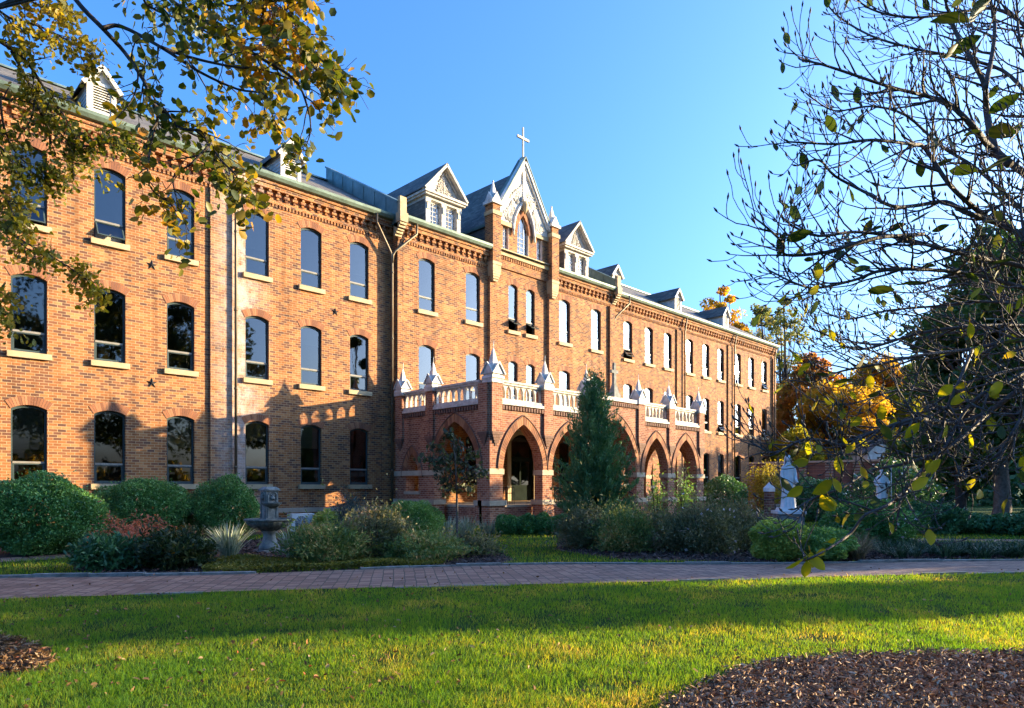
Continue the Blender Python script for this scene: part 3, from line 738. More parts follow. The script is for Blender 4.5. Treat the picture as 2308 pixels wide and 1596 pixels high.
for xs, sg in ((PL, 1), (PR, -1)):
    hs = []
    for (yc_, wd, ap) in ((-1.75, 1.0, 3.20), (-4.85, 2.95, 4.50)):
        zs = 2.35 if wd > 1.5 else 2.1
        f = pointed(yc_, wd, zs, ap - zs); hs.append((yc_ - wd / 2, yc_ + wd / 2, 0 if wd > 1.5 else 1.4, f)); sides.append((xs, sg, yc_, wd, zs, ap - zs))
    mb.plate(YP + 0.003, -QC, 0, 5.12, hs, xs, xs + sg * TH, 'y', back=True, n=16)
# raised brick of pilasters above the piers
posts = [(PL + 0.34, YP), (23.02, YP), (26.02, YP), (30.40, YP), (33.35, YP), (PR - 0.34, YP)]
for x, y in posts: mb.box(x - 0.30, x + 0.30, y - 0.10, y + 0.40, 3.95, 6.0)
sposts = [(PL, -3.15), (PL, -0.80), (PR, -3.15), (PR, -0.80), (PL, YP + 0.34), (PR, YP + 0.34)]
for x, y in sposts:
    x0, x1 = (x - 0.10, x + 0.40) if x == PL else (x - 0.40, x + 0.10)
    mb.box(x0, x1, y - 0.27, y + 0.27, 3.95, 6.0)
porch = mb.build('entrance_porch', M['porch_brick'], B)
# plinths
mb = MB()
def piers():
    out = []
    edges = [PL] + [v for h in holes for v in h[:2]] + [PR]
    for i in range(0, len(edges), 2): out.append((edges[i], edges[i + 1], YP, YP + TH))
    for xs, sg in ((PL, 1), (PR, -1)):
        x0, x1 = (xs, xs + TH) if sg > 0 else (xs - TH, xs)
        out += [(x0, x1, YP + TH, -6.325), (x0, x1, -3.375, -QC - 0.01)]
    return out
def one(name, mat, parent, *boxes):
    mb = MB()
    for b_ in boxes: mb.box(*b_)
    return mb.build(name, mat, parent)
for x0, x1, a, b in piers():
    one('plinth', M['porch_brick'], porch, (x0 - 0.07, x1 + 0.07, a - 0.07, b + 0.07, 0, 0.84))
    one('plinth_cap', M['band_stone'], porch, (x0 - 0.12, x1 + 0.12, a - 0.12, b + 0.12, 0.84, 1.06))
    one('impost_band', M['band_stone'], porch, (x0 - 0.05, x1 + 0.05, a - 0.05, b + 0.05, 2.16, 2.40))
for xs, sg in ((PL, 1), (PR, -1)):
    a, b = sorted((xs - sg * 0.06, xs + sg * 0.70)); one('sill', M['band_stone'], porch, (a, b, -2.35, -1.15, 1.28, 1.43))
# arch rings with a dark hood mould
M['hood'] = surf('dark_brick_mould', (0.12, 0.065, 0.05), (0.24, 0.13, 0.085), 0.85, 8)
def ring_on(axis, off, sgn, xc, wd, zs, rise, nb):
    ring = MB(); hoodm = MB(); hp = []
    fi = pointed(xc, wd + 0.02, zs, rise + 0.01); fo = pointed(xc, wd + 0.56, zs, rise + 0.36); fh = pointed(xc, wd + 0.63, zs, rise + 0.41)
    P = (lambda a, d, z: (a, off + sgn * d, z)) if axis == 'x' else (lambda a, d, z: (off + sgn * d, a, z))
    def on(f, half, t):
        # points spread evenly along the curve by height-angle
        a = half * math.cos(t * math.pi / 2) ** 0.8 if t < 1 else 0
        return a, f(xc + a)
    for sg in (-1, 1):
        for i in range(nb):
            q = []
            for f, half, t in ((fi, wd / 2 + 0.01, (i + 0.06) / nb), (fi, wd / 2 + 0.01, (i + 0.94) / nb), (fo, wd / 2 + 0.28, (i + 0.94) / nb), (fo, wd / 2 + 0.28, (i + 0.06) / nb)):
                a, z = on(f, half, t); q.append((xc + sg * a, z))
            vs = [P(a, -0.035, z) for a, z in q] + [P(a, 0.02, z) for a, z in q]
            ring.add(vs, [(0, 1, 2, 3), (0, 4, 5, 1), (1, 5, 6, 2), (2, 6, 7, 3), (3, 7, 4, 0)])
        pts = []
        for i in range(15):
            a, z = on(fh, wd / 2 + 0.315, i / 14); pts.append(P(xc + sg * a, -0.03, z))
        hp += pts if sg < 0 else pts[-2::-1]
    hoodm.tube(hp, 0.032, 6)
    ring.build('arch_ring', M['voussoir'], porch); hoodm.build('hood_mould', M['hood'], porch)
for f in fronts: ring_on('x', YP, 1, *f, 22 if f[1] < 3 else 32)
for xs, sg, yc_, wd, zs, rise in sides: ring_on('y', xs, sg, yc_, wd, zs, rise, 14 if wd < 1.5 else 24)
# corbels under the pilasters
for x, y in posts:
    mb = MB()
    for i in range(5):
        k = 1 - i * 0.2; mb.box(x - 0.31 * k, x + 0.31 * k, y - 0.14 * k, y + 0.2, 3.95 - (i + 1) * 0.12, 3.95 - i * 0.12)
    mb.build('corbel', M['hood'], porch)
for x, y in sposts:
    mb = MB()
    sg = -1 if x == PL else 1
    for i in range(5):
        k = 1 - i * 0.2; a, b = sorted((x + sg * 0.14 * k, x - sg * 0.2)); mb.box(a, b, y - 0.29 * k, y + 0.29 * k, 3.95 - (i + 1) * 0.12, 3.95 - i * 0.12)
    mb.build('corbel', M['hood'], porch)
# dentils below the balustrade
for i, (a, b, wd, ap) in enumerate(bays):
    mb = MB(); mb.box(a + 0.3, b - 0.3, YP - 0.02, YP + 0.02, (4.92 if i != 2 else 5.74) + 0.13, (4.92 if i != 2 else 5.74) + 0.18)
    z = 4.92 if i != 2 else 5.74
    n = int((b - a - 0.6) / 0.17)
    for k in range(n):
        c = a + 0.3 + (b - a - 0.6) * (k + 0.5) / n; mb.box(c - 0.05, c + 0.05, YP - 0.09, YP + 0.02, z, z + 0.17)
    mb.build('dentil_course', M['hood'], porch)
for xs, sg in ((PL, -1), (PR, 1)):
    for y0_, y1_ in ((-6.4, -3.45), (-2.85, -1.1)):
        mb = MB(); n = int((y1_ - y0_) / 0.17)
        for k in range(n):
            c = y0_ + (y1_ - y0_) * (k + 0.5) / n; a, b = sorted((xs + sg * 0.09, xs - sg * 0.02)); mb.box(a, b, c - 0.05, c + 0.05, 4.92, 5.09)
        mb.build('dentil_course', M['hood'], porch)
# deck, ceiling, floor and steps
mb = MB(); mb.box(PL + 0.51, PR - 0.51, YP + 0.51, -QC - 0.005, 4.86, 5.10)
mb.build('porch_ceiling', M['old_white'], porch)
one('floor_base', M['porch_brick'], porch, (PL + 0.80, PR - 0.80, YP + 0.85, -QC - 0.005, 0.02, 0.72))
one('porch_floor', M['band_stone'], porch, (PL + 0.76, PR - 0.76, YP + 0.81, -QC - 0.005, 0.72, 0.83))
mb = MB()
for i in range(5): mb.box(26.6, 29.9, YP + 0.84 - (i + 1) * 0.30, YP + 0.84 - i * 0.30, 0.01, 0.83 - (i + 1) * 0.14)
mb.build('steps', M['band_stone'], porch)
# balustrades: white panels of small pointed lights
def balustrade(a, b, off, sgn, axis):
    mb = MB(); L = b - a; n = max(2, int(round(L / 0.36)))
    pw = L / n; hs = []
    for i in range(n):
        xc = a + (i + 0.5) * pw; hs.append((xc - pw / 2 + 0.03, xc + pw / 2 - 0.03, 5.42, pointed(xc, pw - 0.06, 5.70, 0.27)))
    d0, d1 = (off + 0.10, off + 0.22) if sgn > 0 else (off - 0.10, off - 0.22)
    mb.plate(a, b, 5.36, 6.02, hs, d0, d1, axis, back=True, n=8)
    def bx(l, h, z0, z1):
        lo, hi = sorted((off + sgn * l, off + sgn * h))
        if axis == 'x': mb.box(a, b, lo, hi, z0, z1)
        else: mb.box(lo, hi, a, b, z0, z1)
    bx(-0.10, 0.30, 5.13, 5.25); bx(-0.04, 0.28, 5.25, 5.37); bx(0.03, 0.30, 5.99, 6.08); bx(-0.02, 0.34, 6.08, 6.17)
    return mb.build('balustrade', M['old_white'], porch)
for i, (a, b, wd, ap) in enumerate(bays):
    x0 = posts[i][0] + 0.302; x1 = posts[i + 1][0] - 0.302
    if i != 2: balustrade(x0, x1, YP, 1, 'x')
for xs, sg in ((PL, 1), (PR, -1)):
    balustrade(YP + 0.62, -3.43, xs, sg, 'y'); balustrade(-2.87, -1.08, xs, sg, 'y')
one('coping', M['old_white'], porch, (26.36, 30.06, YP - 0.09, YP + 0.5, 5.98, 6.17))
for x, y in posts: one('post_cap', M['old_white'], porch, (x - 0.35, x + 0.35, y - 0.15, y + 0.45, 6.0, 6.2))
for x, y in sposts[:4]:
    x0, x1 = (x - 0.15, x + 0.45) if x == PL else (x - 0.45, x + 0.15); one('post_cap', M['old_white'], porch, (x0, x1, y - 0.32, y + 0.32, 6.0, 6.2))
def pinnacle_mesh():
    t = MB(); t.frustum(0, 0, 0, 0.10, 0.31, 0.29, 0.29, 0.27); t.box(-0.25, 0.25, -0.24, 0.24, 0.10, 0.22)
    for ax in (0, 1):
        for sg in (-1, 1):
            d = Vector((0, sg, 0)) if ax == 0 else Vector((sg, 0, 0)); e = Vector((1, 0, 0)) if ax == 0 else Vector((0, 1, 0))
            c = Vector((0, 0, 0.16)); z = Vector((0, 0, 0.42))
            t.add([c + d * 0.29 - e * 0.29, c + d * 0.29 + e * 0.29, c + d * 0.29 + z, c + z], [(0, 1, 2), (0, 2, 3), (1, 3, 2)])
            t.bar(c + d * 0.31 - e * 0.31, c + d * 0.31 + z * 1.05, 0.05, 0.05, d); t.bar(c + d * 0.31 + e * 0.31, c + d * 0.31 + z * 1.05, 0.05, 0.05, d)
    t.frustum(0, 0, 0.22, 1.15, 0.20, 0.20, 0.018, 0.018); t.tube([(0, 0, 1.12), (0.01, 0, 1.3), (0.03, 0.0, 1.42)], [0.02, 0.012, 0.008], 5)
    return t.mesh('pinnacle', M['white'])
pm = pinnacle_mesh()
for k, (x, y) in enumerate(posts):
    o = link('pinnacle', pm, porch, (x, y + 0.15, 6.19))
    if k == 0: o.scale = (1.18, 1.18, 1.12)
for x, y in sposts[:4]: link('pinnacle', pm, porch, (x + (0.15 if x == PL else -0.15), y, 6.19))
mb = MB(); xc, yc_ = SC, YP + 0.15
mb.frustum(xc, yc_, 6.17, 6.42, 0.30, 0.24, 0.24, 0.2); mb.frustum(xc, yc_, 6.42, 6.85, 0.2, 0.17, 0.10, 0.09); mb.frustum(xc, yc_, 6.85, 7.95, 0.10, 0.07, 0.08, 0.06)
mb.box(xc - 0.28, xc + 0.28, yc_ - 0.06, yc_ + 0.06, 7.42, 7.58); mb.build('stone_cross', M['pale_stone'], porch)
# door, its surround and a lantern
mb = MB()
mb.plate(SC - 1.22, SC + 1.22, 0.84, segmental(SC, 2.44, 4.35, 0.52), [(SC - 0.95, SC + 0.95, 0.84, segmental(SC, 1.9, 4.2, 0.45))], -QC - 0.08, -QC + 0.2, edges=True)
mb.build('door_surround', M['plaster'], porch)
mb = MB(); mb.plate(SC - 0.95, SC + 0.95, 0.84, segmental(SC, 1.9, 4.2, 0.45), [(SC - 0.85, SC - 0.06, 1.75, 3.1), (SC + 0.06, SC + 0.85, 1.75, 3.1), (SC - 0.85, SC + 0.85, 3.35, segmental(SC, 1.7, 4.1, 0.4))], -QC + 0.14, -QC + 0.19)
door = mb.build('door', M['wood_dark'], porch)
mb = MB(); mb.quad((SC - 0.86, -QC + 0.17, 1.74), (SC + 0.86, -QC + 0.17, 1.74), (SC + 0.86, -QC + 0.17, 4.55), (SC - 0.86, -QC + 0.17, 4.55)); mb.build('pane', M['glass'], B)
# iron railings on the steps
for x in (26.75, 29.75):
    mb = MB(); mb.tube([(x, YP - 0.55, 0.95), (x, YP + 0.85, 1.72), (x, YP + 1.6, 1.72)], 0.025, 6)
    mb.tube([(x, YP - 0.55, 0.45), (x, YP + 0.85, 1.18), (x, YP + 1.6, 1.18)], 0.018, 6)
    for i in range(9):
        y = YP - 0.55 + i * 0.27; z = min(0.95 + (i * 0.27) * 0.55, 1.72); mb.tube([(x, y, max(0.02, z - 0.92)), (x, y, z)], 0.012, 5)
    mb.build('iron_railing', M['iron'], porch)
for x0, x1 in ((20.9, 22.0), (24.0, 25.2)):
    mb = MB()
    for z in (1.35, 1.62): mb.tube([(x0, YP + 1.1, z), (x1, YP + 1.1, z)], 0.02, 6)
    for i in range(9): mb.tube([(x0 + (x1 - x0) * i / 8, YP + 1.1, 0.83), (x0 + (x1 - x0) * i / 8, YP + 1.1, 1.62)], 0.011, 5)
    mb.build('iron_railing', M['iron'], porch)

# ================================================================== GROUND
def inside(poly, x, y):
    x = np.asarray(x); y = np.asarray(y); r = np.zeros(x.shape, bool); n = len(poly)
    for i in range(n):
        x0, y0_ = poly[i][0], poly[i][1]; x1, y1_ = poly[(i + 1) % n][0], poly[(i + 1) % n][1]
        if y0_ == y1_: continue
        r ^= ((y0_ > y) != (y1_ > y)) & (x < (x1 - x0) * (y - y0_) / (y1_ - y0_) + x0)
    return r
def lawn_mat():
    m, t, b = nodes('lawn_turf'); L = t.links
    tc = N(t, 'ShaderNodeTexCoord')
    n1 = N(t, 'ShaderNodeTexNoise', i_Scale=0.5, i_Detail=6.0); n2 = N(t, 'ShaderNodeTexNoise', i_Scale=22.0, i_Detail=6.0, i_Roughness=0.75)
    for n in (n1, n2): L.new(tc.outputs['Object'], n.inputs['Vector'])
    r1 = ramp(t, [(0.3, (0.018, 0.055, 0.010)), (0.7, (0.035, 0.085, 0.016))]); L.new(n1.outputs[0], r1.inputs[0])
    r2 = ramp(t, [(0.25, (0.35, 0.35, 0.35)), (0.75, (1.5, 1.45, 1.2))]); L.new(n2.outputs[0], r2.inputs[0])
    L.new(mixc(t, r1.outputs[0], r2.outputs[0], 1.0, 'MULTIPLY'), b.inputs['Base Color'])
    bp = N(t, 'ShaderNodeBump', i_Strength=1.0, i_Distance=0.05); L.new(n2.outputs[0], bp.inputs['Height']); L.new(bp.outputs[0], b.inputs['Normal'])
    b.inputs['Roughness'].default_value = 0.95; b.inputs['Specular IOR Level'].default_value = 0.1
    return m
def sheet(name, poly, z, mat, kind='structure'):
    me = bpy.data.meshes.new(name); me.from_pydata([(p[0], p[1], z) for p in poly], [], [list(range(len(poly)))])
    me.materials.append(mat); me.update(); o = link(name, me); return tag(o, kind=kind)
sheet('ground', [(-500, -500), (900, -500), (900, 900), (-500, 900)], 0.0, lawn_mat())
far_px = [(0, 1303), (200, 1300.5), (400, 1297.5), (600, 1292.5), (800, 1285), (1000, 1277.5), (1150, 1273.5), (1300, 1272), (1500, 1272.5), (1700, 1272.5), (1900, 1270), (2100, 1266.5), (2307, 1264)]
near_px = [(0, 1352), (200, 1345), (400, 1338.5), (600, 1332), (800, 1327), (1000, 1322), (1150, 1319), (1300, 1316), (1500, 1311.5), (1700, 1306), (1900, 1300), (2100, 1295.5), (2307, 1291)]
def extend(p):
    p = [GP(*q) for q in p]; a = (p[0] - p[1]).normalized(); b = (p[-1] - p[-2]).normalized()
    return [p[0] + a * 14 + Vector((-2, -1, 0)), p[0] + a * 6 + Vector((-0.3, -0.2, 0))] + p + [p[-1] + b * 6, p[-1] + b * 25]
F = catmull(extend(far_px), 8); Nn = catmull(extend(near_px), 8)
PD = (GP(2307, 1277) - GP(0, 1327)).normalized()         # cross joints run square to the path
def along_path(line, ts):
    d = np.array([p.dot(PD) for p in line]); return [Vector((np.interp(t, d, [p.x for p in line]), np.interp(t, d, [p.y for p in line]), 0)) for t in ts]
ts_ = np.linspace(max(F[0].dot(PD), Nn[0].dot(PD)), min(F[-1].dot(PD), Nn[-1].dot(PD)), 160)
F = along_path(F, ts_); Nn = along_path(Nn, ts_)
def path_mat(name='brick_paving', along=0.19, across=0.105):
    m, t, b = nodes(name); L = t.links
    uv = N(t, 'ShaderNodeUVMap'); s = N(t, 'ShaderNodeSeparateXYZ'); L.new(uv.outputs[0], s.inputs[0])
    wob = N(t, 'ShaderNodeTexNoise', i_Scale=1.3, i_Detail=2.0); L.new(uv.outputs[0], wob.inputs['Vector'])
    c = N(t, 'ShaderNodeCombineXYZ'); L.new(s.outputs[1], c.inputs[0])
    L.new(mathn(t, 'ADD', s.outputs[0], mathn(t, 'MULTIPLY', wob.outputs[0], 0.05)), c.inputs[1])
    bt = N(t, 'ShaderNodeTexBrick'); bt.offset = 0.5
    bt.inputs['Color1'].default_value = (0, 0, 0, 1); bt.inputs['Color2'].default_value = (1, 1, 1, 1)
    bt.inputs['Scale'].default_value = 1; bt.inputs['Mortar Size'].default_value = 0.009; bt.inputs['Mortar Smooth'].default_value = 0.3
    bt.inputs['Brick Width'].default_value = across; bt.inputs['Row Height'].default_value = along
    L.new(c.outputs[0], bt.inputs['Vector'])
    r = ramp(t, [(0, (0.17, 0.085, 0.055)), (0.5, (0.27, 0.14, 0.09)), (1, (0.38, 0.225, 0.15))]); L.new(bt.outputs['Color'], r.inputs[0])
    nz = N(t, 'ShaderNodeTexNoise', i_Scale=1.1, i_Detail=7.0, i_Roughness=0.7); L.new(uv.outputs[0], nz.inputs['Vector'])
    rr = ramp(t, [(0.3, (0.7, 0.72, 0.74)), (0.7, (1.25, 1.2, 1.15))]); L.new(nz.outputs[0], rr.inputs[0])
    col_ = mixc(t, mixc(t, r.outputs[0], rr.outputs[0], 1.0, 'MULTIPLY'), (0.035, 0.035, 0.022), bt.outputs['Fac'])
    L.new(col_, b.inputs['Base Color'])
    fine = N(t, 'ShaderNodeTexNoise', i_Scale=40.0, i_Detail=4.0); L.new(uv.outputs[0], fine.inputs['Vector'])
    h = mathn(t, 'ADD', mathn(t, 'MULTIPLY', bt.outputs['Fac'], -1.2), mathn(t, 'MULTIPLY', fine.outputs[0], 0.4))
    bp = N(t, 'ShaderNodeBump', i_Strength=0.8, i_Distance=0.012); L.new(h, bp.inputs['Height']); L.new(bp.outputs[0], b.inputs['Normal'])
    b.inputs['Roughness'].default_value = 0.7
    return m
M['paving'] = path_mat()
def strip(name, A, Bp, z, mat):
    vs = []; uv = []; u = 0; fs = []
    for i, (a, b) in enumerate(zip(A, Bp)):
        if i: u += ((a + b) / 2 - (A[i - 1] + Bp[i - 1]) / 2).length
        wd = (b - a).length
        vs += [(a.x, a.y, z), (b.x, b.y, z)]; uv += [(u, 0), (u, wd)]
        if i: fs.append((2 * i - 2, 2 * i - 1, 2 * i + 1, 2 * i))
    me = bpy.data.meshes.new(name); me.from_pydata(vs, [], fs); l = me.uv_layers.new(name='UVMap')
    for lp in me.loops: l.data[lp.index].uv = uv[lp.vertex_index]
    me.materials.append(mat); me.update(); return tag(link(name, me), kind='structure')
strip('path', F, Nn, 0.012, M['paving'])
path_poly = [(p.x, p.y) for p in F] + [(p.x, p.y) for p in reversed(Nn)]
def kerb(line, name, skip=lambda i: False, seed=1, wd=0.12, hh=0.055):
    rr = random.Random(seed); mb = MB(); acc = 0; seg = 0.95
    pts = catmull(line, 3); L = [0]
    for a, b in zip(pts, pts[1:]): L.append(L[-1] + (b - a).length)
    def at(d):
        for i in range(len(L) - 1):
            if L[i + 1] >= d: return pts[i].lerp(pts[i + 1], (d - L[i]) / max(L[i + 1] - L[i], 1e-6))
        return pts[-1]
    d = 0; i = 0
    while d < L[-1] - seg:
        if not skip(at(d)):
            j = lambda: rr.uniform(-0.012, 0.012)
            a = at(d + 0.008); b = at(d + seg - 0.008); h = hh + rr.uniform(-0.02, 0.015)
            mb.bar((a.x + j(), a.y + j(), h / 2 - 0.02), (b.x + j(), b.y + j(), h / 2 - 0.02 + j()), wd, h + 0.04)
        d += seg; i += 1
    return tag(mb.build(name, M['pale_stone']), kind='structure')
xs_hide = GP(530, 1296); xe_hide = GP(780, 1286)
kerb(F, 'kerb', lambda p: xs_hide.x < p.x < xe_hide.x and (p.x * 7) % 3 < 1.9)
M['edge'] = M['pale_stone']
kerb([p + Vector((0, 0, 0)) for p in Nn], 'path_edging', lambda p: (p.x * 1.3) % 5 < 3.2, 5, 0.08, 0.03)
# beds of bark mulch
right_bed = [GP(*p) for p in ((1480, 1600), (1520, 1575), (1545, 1558), (1600, 1538), (1650, 1516), (1750, 1492), (1900, 1479), (2100, 1475), (2307, 1476))]
right_bed = right_bed + [CW(6.3, 6.9), CW(7.6, 6.2), CW(8.2, 4.8), CW(7.8, 3.4), CW(6.4, 2.4), CW(4.6, 2.2), CW(3.0, 2.7), CW(1.7, 3.7)]
left_bed = [GP(*p) for p in ((-5, 1434), (60, 1448), (110, 1470), (122, 1490), (95, 1512), (40, 1524), (-5, 1528))] + [CW(-6.0, 5.6), CW(-7.2, 5.8), CW(-7.8, 6.8), CW(-7.2, 7.6), CW(-6.0, 7.7)]
mid_bed = [GP(*p) for p in ((170, 1290), (300, 1298), (600, 1291), (800, 1284), (1000, 1277), (1130, 1273), (1160, 1262), (1110, 1240), (1060, 1205), (900, 1200), (700, 1210), (560, 1218), (420, 1222), (240, 1238), (160, 1262))]
shrub_bed = [GP(*p) for p in ((1250, 1240), (1400, 1262), (1560, 1266), (1700, 1271), (1900, 1269), (2100, 1265), (2307, 1262), (2420, 1258), (2400, 1232), (2080, 1222), (1900, 1200), (1700, 1190), (1500, 1196), (1270, 1205))]
base_bed = [CW(-19.3, 18.7)] + [GP(*p) for p in ((-20, 1262), (150, 1248), (420, 1218), (560, 1208))] + [Vector((16.5, -3.0, 0)), Vector((19.0, -3.2, 0)), Vector((19.0, -0.05, 0)), Vector((-3, -0.05, 0)), Vector((-3, -5, 0))]
for nm, pl, z in (('mulch_bed', right_bed, 0.006), ('mulch_bed', left_bed, 0.006), ('garden_bed', mid_bed, 0.004), ('garden_bed', shrub_bed, 0.004), ('foundation_bed', base_bed, 0.003)):
    sheet(nm, pl, z, M['soil'])
def line_strip(name, px, half, z, mat, ext=6):
    c = [GP(*p) for p in px]; a = (c[0] - c[1]).normalized(); b = (c[-1] - c[-2]).normalized()
    c = catmull([c[0] + a * ext] + c + [c[-1] + b * ext], 6)
    nrm = []
    for i in range(len(c)):
        t = (c[min(i + 1, len(c) - 1)] - c[max(i - 1, 0)]).normalized(); nrm.append(Vector((-t.y, t.x, 0)) * half)
    return strip(name, [p + n for p, n in zip(c, nrm)], [p - n for p, n in zip(c, nrm)], z, mat)
line_strip('side_path', [(0, 1263), (90, 1258), (175, 1249)], 0.55, 0.010, M['paving'], 3)
line_strip('far_path', [(2090, 1217), (2200, 1218.5), (2307, 1219)], 0.42, 0.010, M['paving'], 8)

# ------------------------------------------------------------------ grass and litter
GRASS = island('grass_blades', [(0.0, (0.045, 0.15, 0.024)), (0.45, (0.10, 0.225, 0.03)), (0.75, (0.20, 0.27, 0.045)), (0.92, (0.36, 0.32, 0.11)), (1.0, (0.46, 0.36, 0.19))], 0.6, 0.6, noise=0.9, spec=0.25, tint=(2.3, 1.7, 0.3))
def blades(name, P, L, W, lean, mat, seg=2, label=None, az=None, curl=0.0):
    """thin leaves from P (n,3): length, width, lean (0 upright) arrays"""
    n = len(P); az = rng.uniform(0, 2 * np.pi, n) if az is None else az
    h = np.stack([np.cos(az), np.sin(az), np.zeros(n)], 1); sd = np.stack([-np.sin(az), np.cos(az), np.zeros(n)], 1)
    tw = rng.uniform(0, np.pi, n)[:, None]; sd = sd * np.cos(tw) + h * np.sin(tw) * 0.6
    vs = np.zeros((n, 2 * seg + 1, 3))
    for k in range(seg + 1):
        t = k / seg
        hz = (lean * (t ** 1.6))[:, None] * L[:, None]; up = (L * (t * np.cos(lean * 0.6) - curl * lean * t * t * t))[:, None]
        c = P + h * hz + np.array([0, 0, 1.0]) * up
        if k < seg:
            wv = (W * (1 - 0.35 * t) * (0.75 if k == 0 else 1))[:, None] / 2
            vs[:, 2 * k] = c - sd * wv; vs[:, 2 * k + 1] = c + sd * wv
        else: vs[:, 2 * seg] = c
    b = np.arange(n)[:, None] * (2 * seg + 1); fs = []
    for k in range(seg - 1): fs += [b + np.array([[2 * k, 2 * k + 1, 2 * k + 3]]), b + np.array([[2 * k, 2 * k + 3, 2 * k + 2]])]
    fs.append(b + np.array([[2 * seg - 2, 2 * seg - 1, 2 * seg]]))
    f = np.concatenate(fs, 0)
    return np_mesh(name, vs.reshape(-1, 3), f, mat)
def cam_to_world(X, z): return (X + z) / SQ, CAMY + (z - X) / SQ
def bumps(x, y):                                   # slow unevenness of the mowing
    return 0.5 + 0.25 * np.sin(x * 1.7 + 0.8 * np.sin(y * 1.3)) + 0.25 * np.sin(y * 2.3 + 1.1 * np.sin(x * 0.9))
n = 460000
z = 3.6 * np.exp(rng.uniform(0, 1, n) * math.log(15.5 / 3.6)); u = rng.uniform(-0.92, 0.92, n); X = u * z
x, y = cam_to_world(X, z)
keep = ~(inside(path_poly, x, y) | inside([(p.x, p.y) for p in right_bed], x + rng.normal(0, .05, n), y + rng.normal(0, .05, n)) | inside([(p.x, p.y) for p in left_bed], x, y))
far_in = [(p.x, p.y) for p in F] + [(60, 60), (-60, 60)]
keep &= ~inside(far_in, x, y)
thin = np.sin(x * 2.9 + 1.7 * np.sin(y * 2.1)) * np.sin(y * 3.7 + 1.3 * np.sin(x * 1.7)); keep &= rng.uniform(0, 1, n) > np.clip(thin - 0.35, 0, 1) * 1.1
# a worn patch with bare soil
wp = GP(1040, 1420); keep &= ~(((x - wp.x) ** 2 + (y - wp.y) ** 2 < 0.17 ** 2) & (rng.uniform(0, 1, n) < 0.85))
x, y, z = x[keep], y[keep], z[keep]; n = len(x)
P = np.stack([x, y, np.zeros(n)], 1); b_ = bumps(x, y)
cl = 0.5 + 0.5 * np.sin(x * 9.1 + 2.2 * np.sin(y * 4.3)) * np.sin(y * 8.3 + 1.9 * np.sin(x * 5.1)); L = rng.uniform(0.020, 0.056, n) * (0.6 + 0.5 * b_ + 0.45 * cl) * (1 + 0.7 * (rng.uniform(0, 1, n) < 0.04)); W = rng.uniform(0.003, 0.0052, n) * np.clip(z / 5.0, 0.8, 3.2)
lawn = link('grass', blades('grass', P, L, W, rng.uniform(0.1, 1.0, n), GRASS)); tag(lawn, kind='stuff')
# coarser turf beyond the path
n = 120000
z = 12.0 * np.exp(rng.uniform(0, 1, n) * math.log(40 / 12.0)); u = rng.uniform(-0.85, 0.9, n); x, y = cam_to_world(u * z, z)
keep = inside(far_in, x, y) & (y < -0.4)
for pl in (mid_bed, shrub_bed, base_bed): keep &= ~inside([(p.x, p.y) for p in pl], x, y)
keep &= ~((x > PL - 0.3) & (x < PR + 0.3) & (y > YP - 0.5))
for a, b, hw in ((GP(-60, 1266), GP(175, 1249), 0.55), (GP(2090, 1217), GP(2500, 1220), 0.42)):
    d = (b - a).normalized(); dist = np.abs((x - a.x) * -d.y + (y - a.y) * d.x); al = (x - a.x) * d.x + (y - a.y) * d.y
    keep &= ~((dist < hw) & (al > 0) & (al < (b - a).length))
x, y, z = x[keep], y[keep], z[keep]; n = len(x)
tag(link('far_grass', blades('far_grass', np.stack([x, y, np.zeros(n)], 1), rng.uniform(0.05, 0.09, n), rng.uniform(0.004, 0.007, n) * z / 6, rng.uniform(0.1, 0.9, n), GRASS)), kind='stuff')

def leaf_mesh(name, C, size, mat, aspect=0.55, up=0.0, wide=0.5, direc=None, fold=0.12, jitter=0.35, six=True, flat=None):
    """leaves centred on C: pointed ovals folded along the midrib"""
    C = np.asarray(C); n = len(C)
    d = rng.normal(0, 1, (n, 3)); 
    if direc is not None: d = d * 0.55 + direc
    d[:, 2] += up; d /= np.linalg.norm(d, axis=1)[:, None]
    q = rng.normal(0, 1, (n, 3))
    if flat is not None: q = q * flat + np.array([0, 0, 1.0])
    s = np.cross(d, q); s /= np.linalg.norm(s, axis=1)[:, None] + 1e-9; nn = np.cross(s, d)
    Ls = (size * rng.uniform(1 - jitter, 1 + jitter, n))[:, None]; Ws = Ls * aspect / 2
    b = C - d * Ls / 2; t = C + d * Ls / 2
    if six:
        m1 = b + d * Ls * (wide - 0.22); m2 = b + d * Ls * (wide + 0.22); f = nn * Ls * fold
        vs = np.stack([b, m1 + s * Ws * 0.85 + f, m2 + s * Ws * 0.85 + f, t, m2 - s * Ws * 0.85 + f, m1 - s * Ws * 0.85 + f], 1)
        o = np.arange(n)[:, None] * 6; fs = np.concatenate([o + np.array([[0, 1, 2, 3]]), o + np.array([[0, 3, 4, 5]])], 0)
    else:
        mid = b + d * Ls * wide
        vs = np.stack([b, mid + s * Ws, t, mid - s * Ws], 1); o = np.arange(n)[:, None] * 4; fs = o + np.array([[0, 1, 2, 3]])
    return np_mesh(name, vs.reshape(-1, 3), fs, mat)
